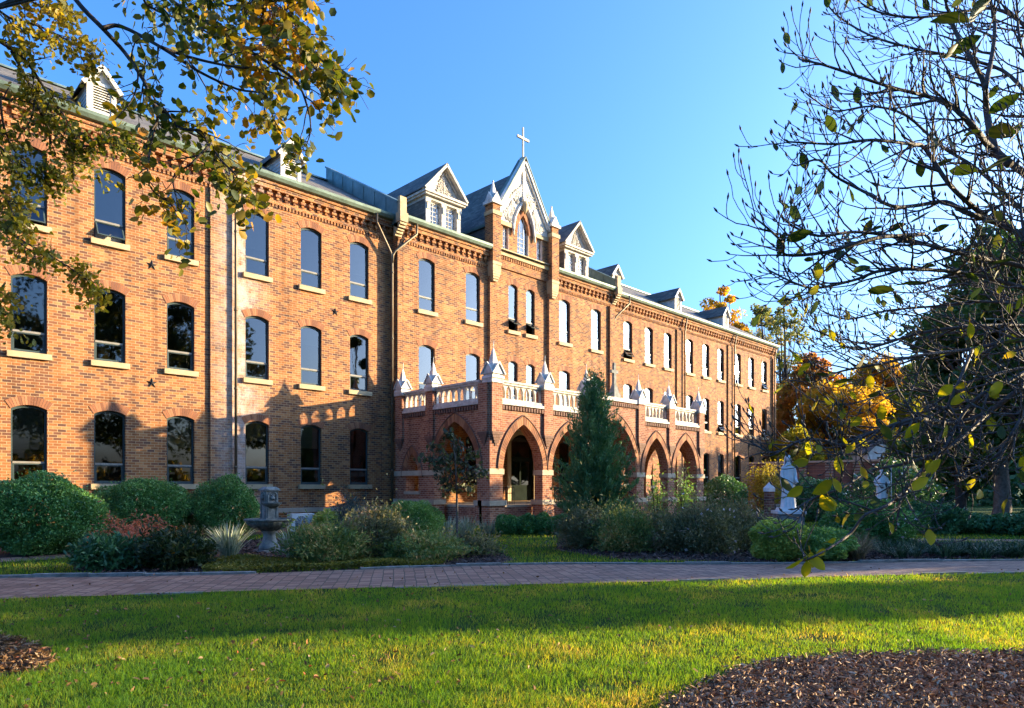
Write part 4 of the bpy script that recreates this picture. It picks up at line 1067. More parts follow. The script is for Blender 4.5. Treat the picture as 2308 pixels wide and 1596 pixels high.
# fallen leaves on the lawn
FALLEN = island('fallen_leaf', [(0.0, (0.07, 0.035, 0.015)), (0.4, (0.17, 0.085, 0.03)), (0.75, (0.28, 0.16, 0.07)), (0.93, (0.42, 0.30, 0.18)), (1.0, (0.40, 0.09, 0.02))], 0.7, 0.25)
n = 1700; z = 4.2 * np.exp(rng.uniform(0, 1, n) * math.log(15 / 4.2)); u = rng.uniform(-0.9, 0.9, n); x, y = cam_to_world(u * z, z)
k = (rng.uniform(0, 1, n) < np.where(u < 0, 0.75, 0.40)); x, y = x[k], y[k]
keep = ~inside(far_in, x, y); x, y = x[keep], y[keep]; n = len(x)
onpath = inside(path_poly, x, y) & (rng.uniform(0, 1, n) < 0.35); x, y = x[~onpath], y[~onpath]; n = len(x)
tag(link('fallen_leaves', leaf_mesh('fallen_leaves', np.stack([x, y, rng.uniform(0.018, 0.045, n)], 1), 0.048, FALLEN, 0.62, direc=np.stack([rng.normal(0, 1, n), rng.normal(0, 1, n), rng.normal(0, .25, n)], 1), flat=0.5, fold=0.2)), kind='stuff')
# bark chips
CHIP = island('bark_chip', [(0.0, (0.09, 0.05, 0.03)), (0.4, (0.28, 0.155, 0.085)), (0.75, (0.46, 0.29, 0.17)), (1.0, (0.66, 0.48, 0.32))], 0.85)
def chips(name, poly, n, size, mat, zmax=0.045):
    px = np.array([p.x for p in poly]); py = np.array([p.y for p in poly])
    x = rng.uniform(px.min(), px.max(), n * 2); y = rng.uniform(py.min(), py.max(), n * 2)
    k = inside(list(zip(px, py)), x + rng.normal(0, .03, 2 * n), y + rng.normal(0, .03, 2 * n)); x, y = x[k][:n], y[k][:n]; m = len(x)
    hgt = rng.uniform(0.008, zmax, m) 
    return tag(link(name, leaf_mesh(name, np.stack([x, y, hgt], 1), size, mat, 0.28, direc=np.stack([rng.normal(0, 1, m), rng.normal(0, 1, m), rng.normal(0, .55, m)], 1), flat=1.3, fold=0.12, jitter=0.75)), kind='stuff')
chips('bark_chips', right_bed, 60000, 0.045, CHIP, 0.06)
chips('bark_chips', left_bed, 9000, 0.06, FALLEN)
MULCH = island('garden_mulch', [(0.0, (0.03, 0.02, 0.016)), (0.6, (0.10, 0.06, 0.05)), (1.0, (0.24, 0.15, 0.12))], 0.9)
chips('garden_mulch', mid_bed, 9000, 0.09, MULCH); chips('garden_mulch', shrub_bed, 12000, 0.10, MULCH)

# ================================================================== PLANTS
def leafm(name, stops, trans=0.35, noise=1.2, rough=0.55, tint=(1.25, 1.2, 0.5), spec=0.3): return island(name, stops, rough, trans, noise, spec, tint)
G_BUSH = leafm('bush_leaf', [(0, (0.037, 0.109, 0.037)), (0.5, (0.094, 0.233, 0.062)), (1, (0.217, 0.404, 0.109))], 0.25, 2.0, 0.4)
G_DARK = leafm('dark_leaf', [(0, (0.031, 0.088, 0.043)), (0.5, (0.067, 0.172, 0.067)), (1, (0.156, 0.311, 0.109))], 0.2, 0.6, 0.4)
G_MID = leafm('mid_leaf', [(0, (0.062, 0.156, 0.046)), (0.5, (0.156, 0.295, 0.078)), (1, (0.343, 0.467, 0.124))], 0.3, 1.5)
G_GREY = leafm('grey_leaf', [(0, (0.060, 0.078, 0.036)), (0.45, (0.144, 0.150, 0.072)), (0.8, (0.264, 0.240, 0.132)), (1, (0.360, 0.228, 0.168))], 0.3, 1.2, 0.7)
G_BROWN = leafm('autumn_perennial', [(0, (0.062, 0.109, 0.046)), (0.45, (0.156, 0.233, 0.062)), (0.75, (0.373, 0.311, 0.109)), (1, (0.622, 0.311, 0.139))], 0.3, 1.6, 0.7)
G_LIME = leafm('lime_leaf', [(0, (0.109, 0.187, 0.046)), (0.5, (0.311, 0.404, 0.078)), (1, (0.622, 0.622, 0.156))], 0.35, 1.5)
G_YEL = leafm('yellow_leaf', [(0, (0.138, 0.138, 0.023)), (0.5, (0.345, 0.276, 0.034)), (1, (0.552, 0.414, 0.069))], 0.4, 1.0)
G_RED = leafm('laceleaf_red', [(0, (0.223, 0.066, 0.044)), (0.5, (0.538, 0.167, 0.089)), (1, (0.720, 0.312, 0.179))], 0.35, 2.0)
G_PLUM = leafm('plum_leaf', [(0, (0.030, 0.040, 0.030)), (0.5, (0.075, 0.080, 0.045)), (0.8, (0.100, 0.130, 0.045)), (1, (0.170, 0.075, 0.055))], 0.3, 3.0)
G_CON = leafm('conifer_spray', [(0, (0.037, 0.109, 0.043)), (0.5, (0.094, 0.217, 0.078)), (1, (0.217, 0.326, 0.109))], 0.2, 1.2, 0.6)
G_ORANGE = leafm('orange_maple', [(0, (0.115, 0.069, 0.023)), (0.4, (0.380, 0.172, 0.034)), (0.75, (0.552, 0.253, 0.040)), (1, (0.575, 0.138, 0.034))], 0.55, 0.35, 0.6, (1.4, 1.2, 0.6))
G_GOLD = leafm('gold_maple', [(0, (0.300, 0.220, 0.030)), (0.45, (0.500, 0.310, 0.034)), (1, (0.690, 0.460, 0.057))], 0.55, 0.35, 0.6, (1.4, 1.25, 0.5))
G_OLIVE = leafm('olive_tree_leaf', [(0, (0.094, 0.139, 0.062)), (0.6, (0.280, 0.280, 0.094)), (1, (0.684, 0.467, 0.124))], 0.4, 0.5)
G_EVER = leafm('evergreen_leaf', [(0, (0.030, 0.072, 0.030)), (0.45, (0.078, 0.156, 0.048)), (0.8, (0.156, 0.216, 0.054)), (1, (0.336, 0.288, 0.060))], 0.35, 0.5, 0.45)
G_YELG = leafm('yellow_green_maple', [(0, (0.100, 0.130, 0.020)), (0.5, (0.260, 0.260, 0.030)), (1, (0.520, 0.400, 0.050))], 0.55, 0.35, 0.6, (1.4, 1.25, 0.5))
STEM = M['bark_dark']
NLEAF = [0]
def ball_points(n, c, r, shell=0.45, lump=0.16, flat_bottom=True, seed=0, power=1.0):
    """points in the outer shell of a lumpy ellipsoid whose foot is at c"""
    g = np.random.default_rng(seed); d = g.normal(0, 1, (n, 3)); d /= np.linalg.norm(d, axis=1)[:, None]
    k = g.normal(0, 1, (9, 3)); ph = g.uniform(0, 6.28, 9); fr = g.uniform(2.0, 6.0, 9)
    l = sum(np.sin((d @ (k[i] / np.linalg.norm(k[i]))) * fr[i] * 2 + ph[i]) for i in range(9)) / 9
    rad = (1 + lump * l * 2) * (1 - shell * g.uniform(0, 1, n) ** 1.6)
    p = d * rad[:, None] * np.array(r)
    p[:, 2] += r[2] if False else 0
    return p + np.array([c[0], c[1], c[2]]), d
def shrub(name, label, cat, x, yb, hw, ytop, mat, leaf=0.09, n=9000, group=None, shell=0.5, lump=0.2, seed=1, depth=1.0, up=0.0, aspect=0.5, wild=0.0, stems=7, zdepth=None, extra=None):
    z = EYE * 1538 / (yb - 1099) if zdepth is None else zdepth
    rx = hw / 1538 * z; H = EYE + (1099 - ytop) / 1538 * z
    c = CW((x - 1153.5) / 1538 * (z + rx * 0.6), z + rx * 0.6, 0)
    root = empty(name, c, label, cat, group)
    cz = H * 0.46; rz = H * 0.54
    P, d = ball_points(n, (c.x, c.y, cz), (rx, rx * depth, rz), shell, lump, seed=seed)
    if wild > 0:
        m = rng.uniform(0, 1, n) < (0.3 if wild > 0.075 or n < 20000 else 0.10); P[m] += d[m] * (rng.exponential(wild, m.sum()))[:, None] * np.array([1, 1, 1.3])
    P[:, 2] = np.where(P[:, 2] < 0.02, rng.uniform(0.02, 0.35 * H, n), P[:, 2])
    NLEAF[0] += n
    link('foliage', leaf_mesh('foliage', P, leaf, mat, aspect, up=up, direc=d * 0.5, six=False), root)
    mb = MB(); rr = random.Random(seed)
    for i in range(stems):
        a = rr.uniform(0, 6.28); q = rr.uniform(0.3, 0.8)
        e = Vector((c.x + math.cos(a) * rx * q, c.y + math.sin(a) * rx * q * depth, H * rr.uniform(0.6, 0.9)))
        s = Vector((c.x + math.cos(a) * 0.06, c.y + math.sin(a) * 0.06, 0))
        mb.tube([s, s.lerp(e, 0.5) + Vector((0, 0, 0.1)), e], [0.025, 0.016, 0.006], 5)
    mb.build('stems', STEM, root)
    if extra:
        em, en, es, nm = extra
        k = rng.integers(0, n, en); Q = P[k] + d[k] * 0.06 * np.linalg.norm(np.array([rx, rx, rz])) / 1.5
        o = link(nm, leaf_mesh(nm, Q, es, em, 0.9, six=False), root); o['kind'] = 'stuff'
    return root
PINK = island('pale_pink_petal', [(0, (0.55, 0.42, 0.45)), (1, (0.75, 0.68, 0.70))], 0.6, 0.3)
# the three clipped round bushes against the left wing
shrub('round_bush', 'largest round dark green bush at the left edge before the brick wing', 'bush', 95, 1254, 128, 1072, G_BUSH, 0.068, 52000, 'clipped round bushes along the left wing', 0.42, 0.13, 11, stems=9, wild=0.05)
shrub('round_bush', 'middle round green bush of the three below the ground floor windows', 'bush', 326, 1215, 101, 1078, G_BUSH, 0.072, 46000, 'clipped round bushes along the left wing', 0.42, 0.15, 12, stems=9, wild=0.05)
shrub('round_bush', 'smallest round green bush just left of the stone fountain', 'bush', 508, 1209, 74, 1079, G_BUSH, 0.072, 28000, 'clipped round bushes along the left wing', 0.42, 0.18, 13, stems=9, wild=0.05)
# perennials round the fountain
shrub('dark_perennial', 'low dark leafy clump at the left end of the garden bed by the kerb', 'plant', 250, 1288, 80, 1212, G_DARK, 0.12, 5000, None, 0.7, 0.3, 21, up=0.3, aspect=0.35, wild=0.05)
shrub('dark_perennial', 'bushy dark perennial with yellowing tips left of the pale iris', 'plant', 390, 1286, 84, 1203, leafm('yellow_tipped_leaf', [(0, (0.012, 0.03, 0.012)), (0.7, (0.035, 0.06, 0.02)), (0.9, (0.10, 0.09, 0.02)), (1, (0.30, 0.18, 0.03))], 0.3, 2.5), 0.12, 6500, None, 0.7, 0.3, 22, up=0.3, aspect=0.35, wild=0.05)
shrub('red_maple_shrub', 'rust red laceleaf maple shrub in front of the middle round bush', 'shrub', 300, 1262, 74, 1174, G_RED, 0.085, 4200, None, 0.8, 0.4, 23, up=-0.4, aspect=0.3, wild=0.10)
shrub('yellow_shrub', 'small sunlit yellow green shrub beside the air conditioner unit', 'shrub', 738, 1203, 32, 1150, G_LIME, 0.085, 3500, None, 0.5, 0.2, 24)
shrub('blue_spruce', 'small blue green spruce at the foot of the wall left of the porch', 'shrub', 790, 1212, 40, 1118, leafm('blue_needles', [(0, (0.02, 0.045, 0.04)), (1, (0.08, 0.12, 0.11))], 0.2, 2.0), 0.10, 4200, None, 0.9, 0.5, 25, aspect=0.22, wild=0.1)
shrub('perennial_clump', 'brownish green perennial clump right of the stone fountain', 'plant', 735, 1274, 86, 1186, G_BROWN, 0.10, 9000, None, 0.7, 0.3, 26, up=0.4, aspect=0.3, wild=0.10)
shrub('perennial_clump', 'loose grey green shrub in the middle of the fountain bed', 'plant', 850, 1262, 84, 1150, G_GREY, 0.085, 10000, None, 0.7, 0.3, 27, up=0.3, aspect=0.35, wild=0.08)
shrub('feathery_shrub', 'rounded feathery green shrub left of the young maple', 'shrub', 930, 1232, 72, 1126, G_MID, 0.085, 14000, None, 0.45, 0.14, 28, up=0.3, aspect=0.3)
shrub('perennial_clump', 'low faded brown perennial along the back of the yellow groundcover', 'plant', 960, 1268, 92, 1207, G_BROWN, 0.09, 7000, None, 0.8, 0.4, 29, up=0.3, aspect=0.35, wild=0.08)
shrub('perennial_clump', 'sparse greyish low plant round the foot of the young maple', 'plant', 1068, 1256, 58, 1208, G_GREY, 0.08, 3600, None, 0.9, 0.5, 30, up=0.3, aspect=0.35, wild=0.10)
# boxwood hedge before the porch
for i, (x, lab) in enumerate(((1144, 'leftmost clipped boxwood of the low hedge before the corner pier'), (1187, 'clipped boxwood in the middle of the low hedge before the porch'), (1228, 'rightmost full boxwood of the low hedge before the porch'), (1262, 'dark boxwood end piece half behind the tall conifer'))):
    shrub('boxwood', lab, 'hedge plant', x, 1206, 29, 1160, G_BUSH, 0.06, 8500, 'boxwood hedge before the porch', 0.35, 0.22, 31 + i, aspect=0.6)
# grey and lime shrubs right of the conifer
for i, (x, yb, hw, yt, mt, lab) in enumerate((
        (1322, 1240, 66, 1150, G_GREY, 'grey green loose shrub at the foot of the tall conifer'),
        (1410, 1247, 74, 1152, G_BROWN, 'brownish green loose shrub in front of the porch arches'),
        (1500, 1246, 72, 1160, G_GREY, 'grey shrub with reddish tips below the right hand arches'),
        (1590, 1250, 78, 1140, G_GREY, 'tallest grey flowering shrub right of the porch'),
        (1662, 1243, 56, 1142, G_GREY, 'grey shrub next to the brick marker post'))):
    shrub('loose_shrub', lab, 'shrub', x, yb, hw, yt, mt, 0.095, 11000, 'loose shrubs before the porch', 0.6, 0.25, 41 + i, up=0.45, aspect=0.28, wild=0.14, extra=(PINK, 60, 0.07, 'flowers') if i > 2 else None)
shrub('lime_shrub', 'low lime green shrub touching the kerb below the robed statue', 'shrub', 1756, 1266, 66, 1172, G_LIME, 0.085, 13000, None, 0.45, 0.18, 51, aspect=0.4)
shrub('lime_shrub', 'dull green spreading shrub right of the lime green one', 'shrub', 1845, 1267, 76, 1190, G_MID, 0.085, 12000, None, 0.5, 0.2, 52, aspect=0.4)
shrub('flowering_shrub', 'dark green shrub with pale flowers below the statue with the staff', 'shrub', 1962, 1238, 96, 1128, G_BUSH, 0.10, 16000, None, 0.45, 0.2, 53, aspect=0.4, extra=(PINK, 90, 0.08, 'flowers'))
for i, (x, yb, hw, yt, lab) in enumerate(((2100, 1205, 60, 1135, 'dark shrub just right of the flowering shrub under the trees'), (2180, 1204, 60, 1158, 'low dark shrub left of the tree trunk under the evergreens'), (2262, 1206, 60, 1160, 'low dark shrub right of the tree trunk under the evergreens'), (2345, 1210, 65, 1150, 'low dark shrub at the right edge under the evergreens'))):
    shrub('shade_shrub', lab, 'shrub', x, yb, hw, yt, G_DARK, 0.14, 8000, 'shrubs under the evergreens', 0.5, 0.25, 61 + i, aspect=0.45)
shrub('wall_shrub', 'dark clipped shrub below the far windows of the right wing', 'shrub', 1630, 1150, 50, 1072, G_DARK, 0.16, 6000, None, 0.4, 0.12, 71, zdepth=43)
shrub('sunlit_shrub', 'sunlit yellow shrub at the far end of the right wing', 'shrub', 1725, 1150, 42, 1048, G_YEL, 0.16, 4200, None, 0.7, 0.3, 72, zdepth=46, wild=0.2)
shrub('camellia', 'tall dark camellia with pale blossoms behind the statue with the staff', 'shrub', 2010, 1150, 92, 1036, G_DARK, 0.16, 9000, None, 0.5, 0.2, 73, zdepth=36, extra=(PINK, 320, 0.13, 'flowers'))
shrub('rose_shrub', 'thin climbing shrub inside the right hand porch arch', 'shrub', 1543, 1185, 26, 1062, G_MID, 0.12, 900, None, 0.9, 0.6, 74, zdepth=33, wild=0.2)
shrub('rose_shrub', 'thin climbing shrub inside the second porch arch from the right', 'shrub', 1478, 1188, 22, 1060, G_MID, 0.12, 700, None, 0.9, 0.6, 75, zdepth=32, wild=0.2)
shrub('dark_backdrop_shrub', 'dark shrub mass behind the white robed statue', 'shrub', 1840, 1165, 70, 1075, G_DARK, 0.16, 5500, None, 0.5, 0.25, 76, zdepth=32)
# yellow groundcover, strap leaved plants
n = 26000; gc = [GP(*p) for p in ((455, 1292), (600, 1291), (800, 1283), (960, 1277), (1005, 1272), (960, 1268), (700, 1268), (560, 1262), (470, 1272))]
px = np.array([p.x for p in gc]); py = np.array([p.y for p in gc]); x = rng.uniform(px.min(), px.max(), n * 2); y = rng.uniform(py.min(), py.max(), n * 2)
k = inside(list(zip(px, py)), x, y); x, y = x[k], y[k]
GC = leafm('golden_groundcover', [(0, (0.06, 0.075, 0.012)), (0.5, (0.17, 0.155, 0.02)), (1, (0.30, 0.24, 0.04))], 0.35, 2.2)
tag(link('groundcover', leaf_mesh('groundcover', np.stack([x, y, rng.uniform(0.02, 0.16, len(x)) * (0.5 + 0.5 * bumps(x * 2, y * 2))], 1), 0.06, GC, 0.5, six=False)), kind='stuff')
def clump(name, label, cat, x, yb, spread, L, W, n, mat, lean=(0.2, 0.9), group=None, curl=0.3, parent_only=False):
    c = GP(x, yb); root = empty(name, c, label, cat, group)
    a = rng.uniform(0, 6.28, n); r = spread * np.sqrt(rng.uniform(0, 1, n))
    P = np.stack([c.x + r * np.cos(a), c.y + r * np.sin(a), np.zeros(n)], 1)
    link('leaves', blades('leaves', P, rng.uniform(0.65, 1.05, n) * L, np.full(n, W) * rng.uniform(0.7, 1.2, n), rng.uniform(lean[0], lean[1], n), mat, seg=5, az=a + rng.normal(0, 0.6, n), curl=curl), root)
    return root
IRIS = island('iris_leaf', [(0, (0.14, 0.19, 0.10)), (0.5, (0.32, 0.36, 0.22)), (1, (0.55, 0.55, 0.38))], 0.5, 0.3)
LIRI = island('liriope_leaf', [(0, (0.015, 0.045, 0.02)), (0.6, (0.035, 0.085, 0.035)), (1, (0.09, 0.14, 0.06))], 0.4, 0.2)
ORN = island('dry_grass', [(0, (0.12, 0.11, 0.05)), (1, (0.36, 0.28, 0.17))], 0.7, 0.35)
clump('iris_clump', 'pale striped iris clump left of the fountain pedestal', 'plant', 515, 1262, 0.16, 0.95, 0.035, 150, IRIS, (0.1, 0.75), 'pale iris clumps')
clump('iris_clump', 'pale striped iris clump right of the fountain pedestal', 'plant', 662, 1262, 0.14, 0.85, 0.032, 100, IRIS, (0.1, 0.7), 'pale iris clumps')
clump('iris_clump', 'small pale iris tuft behind the young maple trunk', 'plant', 1052, 1207, 0.25, 0.8, 0.03, 110, IRIS, (0.1, 0.7), 'pale iris clumps')
clump('iris_clump', 'small pale iris tuft at the foot of the porch corner pier', 'plant', 1100, 1203, 0.25, 0.6, 0.03, 90, IRIS, (0.1, 0.8), 'pale iris clumps')
clump('iris_clump', 'grey green iris tuft between the feathery shrub and young maple', 'plant', 1003, 1214, 0.25, 0.85, 0.03, 110, IRIS, (0.1, 0.6), 'pale iris clumps')
clump('ornamental_grass', 'dry tan ornamental grass tuft at the left end of the liriope row', 'plant', 1930, 1262, 0.14, 0.85, 0.012, 420, ORN, (0.2, 1.1), None, 0.5)
pts = []
for i in range(64):
    t = i / 63; x = 1975 + (2400 - 1975) * t + random.uniform(-4, 4); yb = 1252 + random.uniform(-13, 9) - 1.0 * t
    pts.append((x, yb))
c = GP(2190, 1252); P = []; A = []
for x, yb in pts:
    q = GP(x, yb); k = 60; a = rng.uniform(0, 6.28, k); r = 0.1 * np.sqrt(rng.uniform(0, 1, k))
    P.append(np.stack([q.x + r * np.cos(a), q.y + r * np.sin(a), np.zeros(k)], 1)); A.append(a)
P = np.concatenate(P); A = np.concatenate(A); n = len(P)
tag(link('liriope', blades('liriope', P, rng.uniform(0.3, 0.5, n), np.full(n, 0.022), rng.uniform(0.3, 1.1, n), LIRI, seg=4, az=A, curl=0.45)), kind='stuff')

# ------------------------------------------------------------------ conifer, young maple
def conifer():
    zc = 27.0; c = CW((1340 - 1153.5) / 1538 * zc, zc, 0); H = EYE + (1099 - 866) / 1538 * zc
    root = empty('conifer', c, 'tall narrow dark green conifer standing before the porch arches', 'tree')
    g = np.random.default_rng(5); n = 40000
    P = []; D = []
    k = 330
    for i in range(k):
        t = (i + 0.5) / k; hb = 0.15 + (H - 0.9) * t ** 1.15
        prof = np.interp(t, [0, 0.15, 0.35, 0.55, 0.70, 0.82, 0.92, 1], [1.25, 1.45, 1.36, 1.15, 0.90, 0.62, 0.34, 0.12])
        R0 = prof * g.uniform(0.50, 1.28)
        a = i * 2.399 + g.normal(0, 0.3); m = int(n / k * (0.35 + 1.1 * (1 - t)))
        s = g.uniform(0.12, 1, m) ** 0.7; lean_ = 0.55 * max(0, t - 0.62); d = np.array([math.cos(a), math.sin(a), 0.0])
        rise = 0.75 + 0.8 * t
        p = np.outer(s * R0, d) + np.outer((s ** 1.5) * rise * 0.9, [0, 0, 1.0]) + g.normal(0, 1, (m, 3)) * (0.05 + 0.11 * (1 - s))[:, None] * np.array([1, 1, 0.8])
        P.append(p + np.array([c.x - lean_ * (1 if i % 3 else -1), c.y, hb])); D.append(np.tile(d * 0.5 + np.array([0, 0, 1.0]), (m, 1)))
    P = np.concatenate(P); D = np.concatenate(D); P[:, 2] = np.maximum(P[:, 2], 0.03)
    link('crown', leaf_mesh('crown', P, 0.15, G_CON, 0.28, direc=D * 1.1, six=False), root)
    mb = MB(); mb.tube([c, c + Vector((0.03, 0, H * 0.5)), c + Vector((0, 0, H - 0.35))], [0.11, 0.07, 0.012], 8)
    for i in range(60):
        t = i / 60; a = i * 2.399; hb = 0.3 + (H - 1.2) * t; r = 1.2 * (1 - t) ** 0.7
        s = c + Vector((0, 0, hb)); mb.tube([s, s + Vector((math.cos(a) * r * .5, math.sin(a) * r * .5, 0.3)), s + Vector((math.cos(a) * r, math.sin(a) * r, 0.8))], [0.02, 0.013, 0.005], 4)
    mb.build('trunk', M['bark_dark'], root)
conifer()
def young_maple():
    zc = EYE * 1538 / (1240 - 1099); U = lambda x, y, dz=0: PX(x, y, zc + dz)
    c = GP(1031, 1240); root = empty('young_maple', c, 'young slender maple with dark drooping leaves before the porch corner', 'tree')
    mb = MB(); rr = random.Random(3)
    mb.tube(catmull([c, U(1030, 1180), U(1029, 1110), U(1026, 1050), U(1022, 1000), U(1012, 975)]), [0.040 - 0.030 * i / 25 for i in range(26)], 7)
    ends = [(950, 1030), (968, 1000), (990, 1075), (1085, 1050), (1075, 1015), (1062, 1100), (1008, 972), (1040, 995), (1000, 1030), (1050, 1040), (985, 1055), (1096, 1062), (1000, 1105), (1030, 1020), (965, 1025)]
    P = []
    for i, (x, y) in enumerate(ends):
        dz = rr.uniform(-0.45, 0.45); s = U(1029 - 4 * (i % 3), min(1110, y + 42)); e = U(x, y, dz); m_ = s.lerp(e, 0.55) + Vector((0, 0, 0.13))
        pts = catmull([s, m_, e], 5); mb.tube(pts, [0.014 - 0.010 * k / (len(pts) - 1) for k in range(len(pts))], 5)
        for q in range(52):
            t = rr.uniform(0.25, 1.12); b = s.lerp(e, min(t, 1)) if t > 1 else pts[min(int(t * (len(pts) - 1)), len(pts) - 1)]
            P.append((b.x + rr.gauss(0, .065), b.y + rr.gauss(0, .065), b.z + rr.gauss(-.06, .07)))
    mb.build('trunk', M['bark'], root)
    link('crown', leaf_mesh('crown', np.array(P), 0.115, G_PLUM, 0.62, up=-1.0, six=True, jitter=0.4), root)
young_maple()

# ------------------------------------------------------------------ trees behind
def big_tree(name, label, X, z, H, rad, bottom, mat, n, leaf, trunk_r, seed, group=None, bark='bark_dark', blobs=26, br=0.36, sparse=0.0, cz=None, sq=1.0, root=None, cat='tree'):
    c = CW(X, z, 0); g = np.random.default_rng(seed); rr = random.Random(seed)
    own = root is None
    if own: root = empty(name, c, label, cat, group)
    cz = (H + bottom) / 2; rz = (H - bottom) / 2
    B_ = []; P = []; mb = MB()
    mb.tube(catmull([c, c + Vector((rr.uniform(-.2, .2), rr.uniform(-.2, .2), bottom * 0.7)), c + Vector((rr.uniform(-.4, .4), rr.uniform(-.4, .4), cz)), c + Vector((0, 0, H - rz * 0.25))], 4),
            [trunk_r * (1 - 0.8 * (i / 12) ** 0.8) for i in range(13)], 8)
    for i in range(blobs):
        d = g.normal(0, 1, 3); d /= np.linalg.norm(d); q = g.uniform(0.35, 1.0) ** 0.5
        taper = 1.0 - 0.45 * max(0, d[2] * q)
        b = np.array([c.x + d[0] * rad * q * 0.80 * taper, c.y + d[1] * rad * q * 0.80 * taper, cz + d[2] * rz * q * 0.84])
        m = int(n / blobs * g.uniform(0.6, 1.4)); R_ = rad * br * g.uniform(0.7, 1.25)
        dd = g.normal(0, 1, (m, 3)); dd /= np.linalg.norm(dd, axis=1)[:, None]
        P.append(b + dd * (R_ * g.uniform(0.25, 1.05, m) ** 0.6)[:, None] * np.array([1, 1, 0.72 * sq]))
        s = Vector((c.x, c.y, bottom * 0.6 + (b[2] - bottom * 0.6) * 0.45)); e = Vector(b)
        mb.tube(catmull([s, s.lerp(e, 0.5) + Vector((0, 0, -0.2 * R_)), e], 3), [trunk_r * 0.36, trunk_r * 0.28, trunk_r * 0.2, trunk_r * 0.15, trunk_r * 0.11, trunk_r * 0.08, 0.02], 5)
    P = np.concatenate(P); P = P[P[:, 2] > 0.1]
    if sparse: P = P[g.uniform(0, 1, len(P)) > sparse]
    if own:
        mb.build('trunk', M[bark], root); link('crown', leaf_mesh('crown', P, leaf, mat, 0.6, six=False, jitter=0.45), root)
    return mb, P
U = lambda x, z: (x - 1153.5) / 1538 * z
EV = 'dark evergreens at the right'
big_tree('evergreen_tree', 'dark evergreen with a thick pale trunk at the right edge', U(2250, 29), 29, 13.4, 3.9, 2.0, G_EVER, 34000, 0.22, 0.46, 101, EV, 'bark', 80, 0.21)
big_tree('evergreen_tree', 'dark evergreen rising behind the statue with the staff', U(2170, 31), 31, 10.8, 2.7, 0.8, G_EVER, 22000, 0.24, 0.35, 102, EV, 'bark_dark', 64, 0.22)
big_tree('evergreen_tree', 'tallest dark evergreen partly cut by the right edge of the photo', U(2345, 25), 25, 13.0, 3.3, 2.2, G_EVER, 22000, 0.21, 0.35, 103, EV, 'bark_dark', 64, 0.22)
big_tree('evergreen_tree', 'lower evergreen between the golden maples and the dark trees', U(2085, 44), 44, 6.5, 2.6, 0.4, G_EVER, 18000, 0.30, 0.35, 104, EV, 'bark_dark', 40, 0.28)
big_tree('maple_tree', 'orange autumn maple right beside the end of the building', U(1825, 76), 76, 17.5, 6.0, 1.0, G_ORANGE, 30000, 0.36, 0.35, 111, 'autumn maples behind', 'bark_dark', 90, 0.19)
big_tree('maple_tree', 'broad golden maple behind the brick garden wall', U(1895, 70), 70, 14.0, 6.6, 1.0, G_GOLD, 32000, 0.36, 0.35, 112, 'autumn maples behind', 'bark_dark', 90, 0.19)
big_tree('maple_tree', 'second golden maple further back, half behind the magnolia branches', U(1985, 82), 82, 18.5, 6.5, 2.0, G_GOLD, 26000, 0.38, 0.35, 113, 'autumn maples behind', 'bark_dark', 80, 0.20)
big_tree('maple_tree', 'yellow maple seen between the dark evergreens and golden maples', U(2060, 74), 74, 16.0, 5.6, 1.0, G_YELG, 26000, 0.38, 0.35, 118, 'autumn maples behind', 'bark_dark', 80, 0.20)
big_tree('thin_tree', 'tall thin leaved tree against the sky past the end of the roof', U(1765, 84), 84, 26.5, 4.6, 6, G_OLIVE, 5200, 0.36, 0.32, 114, 'trees rising past the roof', 'bark_dark', 60, 0.17)
big_tree('gold_tree', 'golden treetop showing above the far end of the roof', U(1622, 100), 100, 32.5, 5.6, 14, G_GOLD, 9500, 0.42, 0.4, 115, 'trees rising past the roof', 'bark_dark', 60, 0.18)
big_tree('thin_tree', 'sparse olive treetop above the last louvered dormer', U(1712, 98), 98, 30.0, 5.0, 12, G_OLIVE, 4600, 0.40, 0.35, 116, 'trees rising past the roof', 'bark_dark', 60, 0.17)
big_tree('green_tree', 'sunlit green tree low behind the white robed statue', U(1792, 62), 62, 8.5, 3.0, 0.5, G_YELG, 9000, 0.26, 0.2, 117, None, 'bark_dark', 60, 0.2)
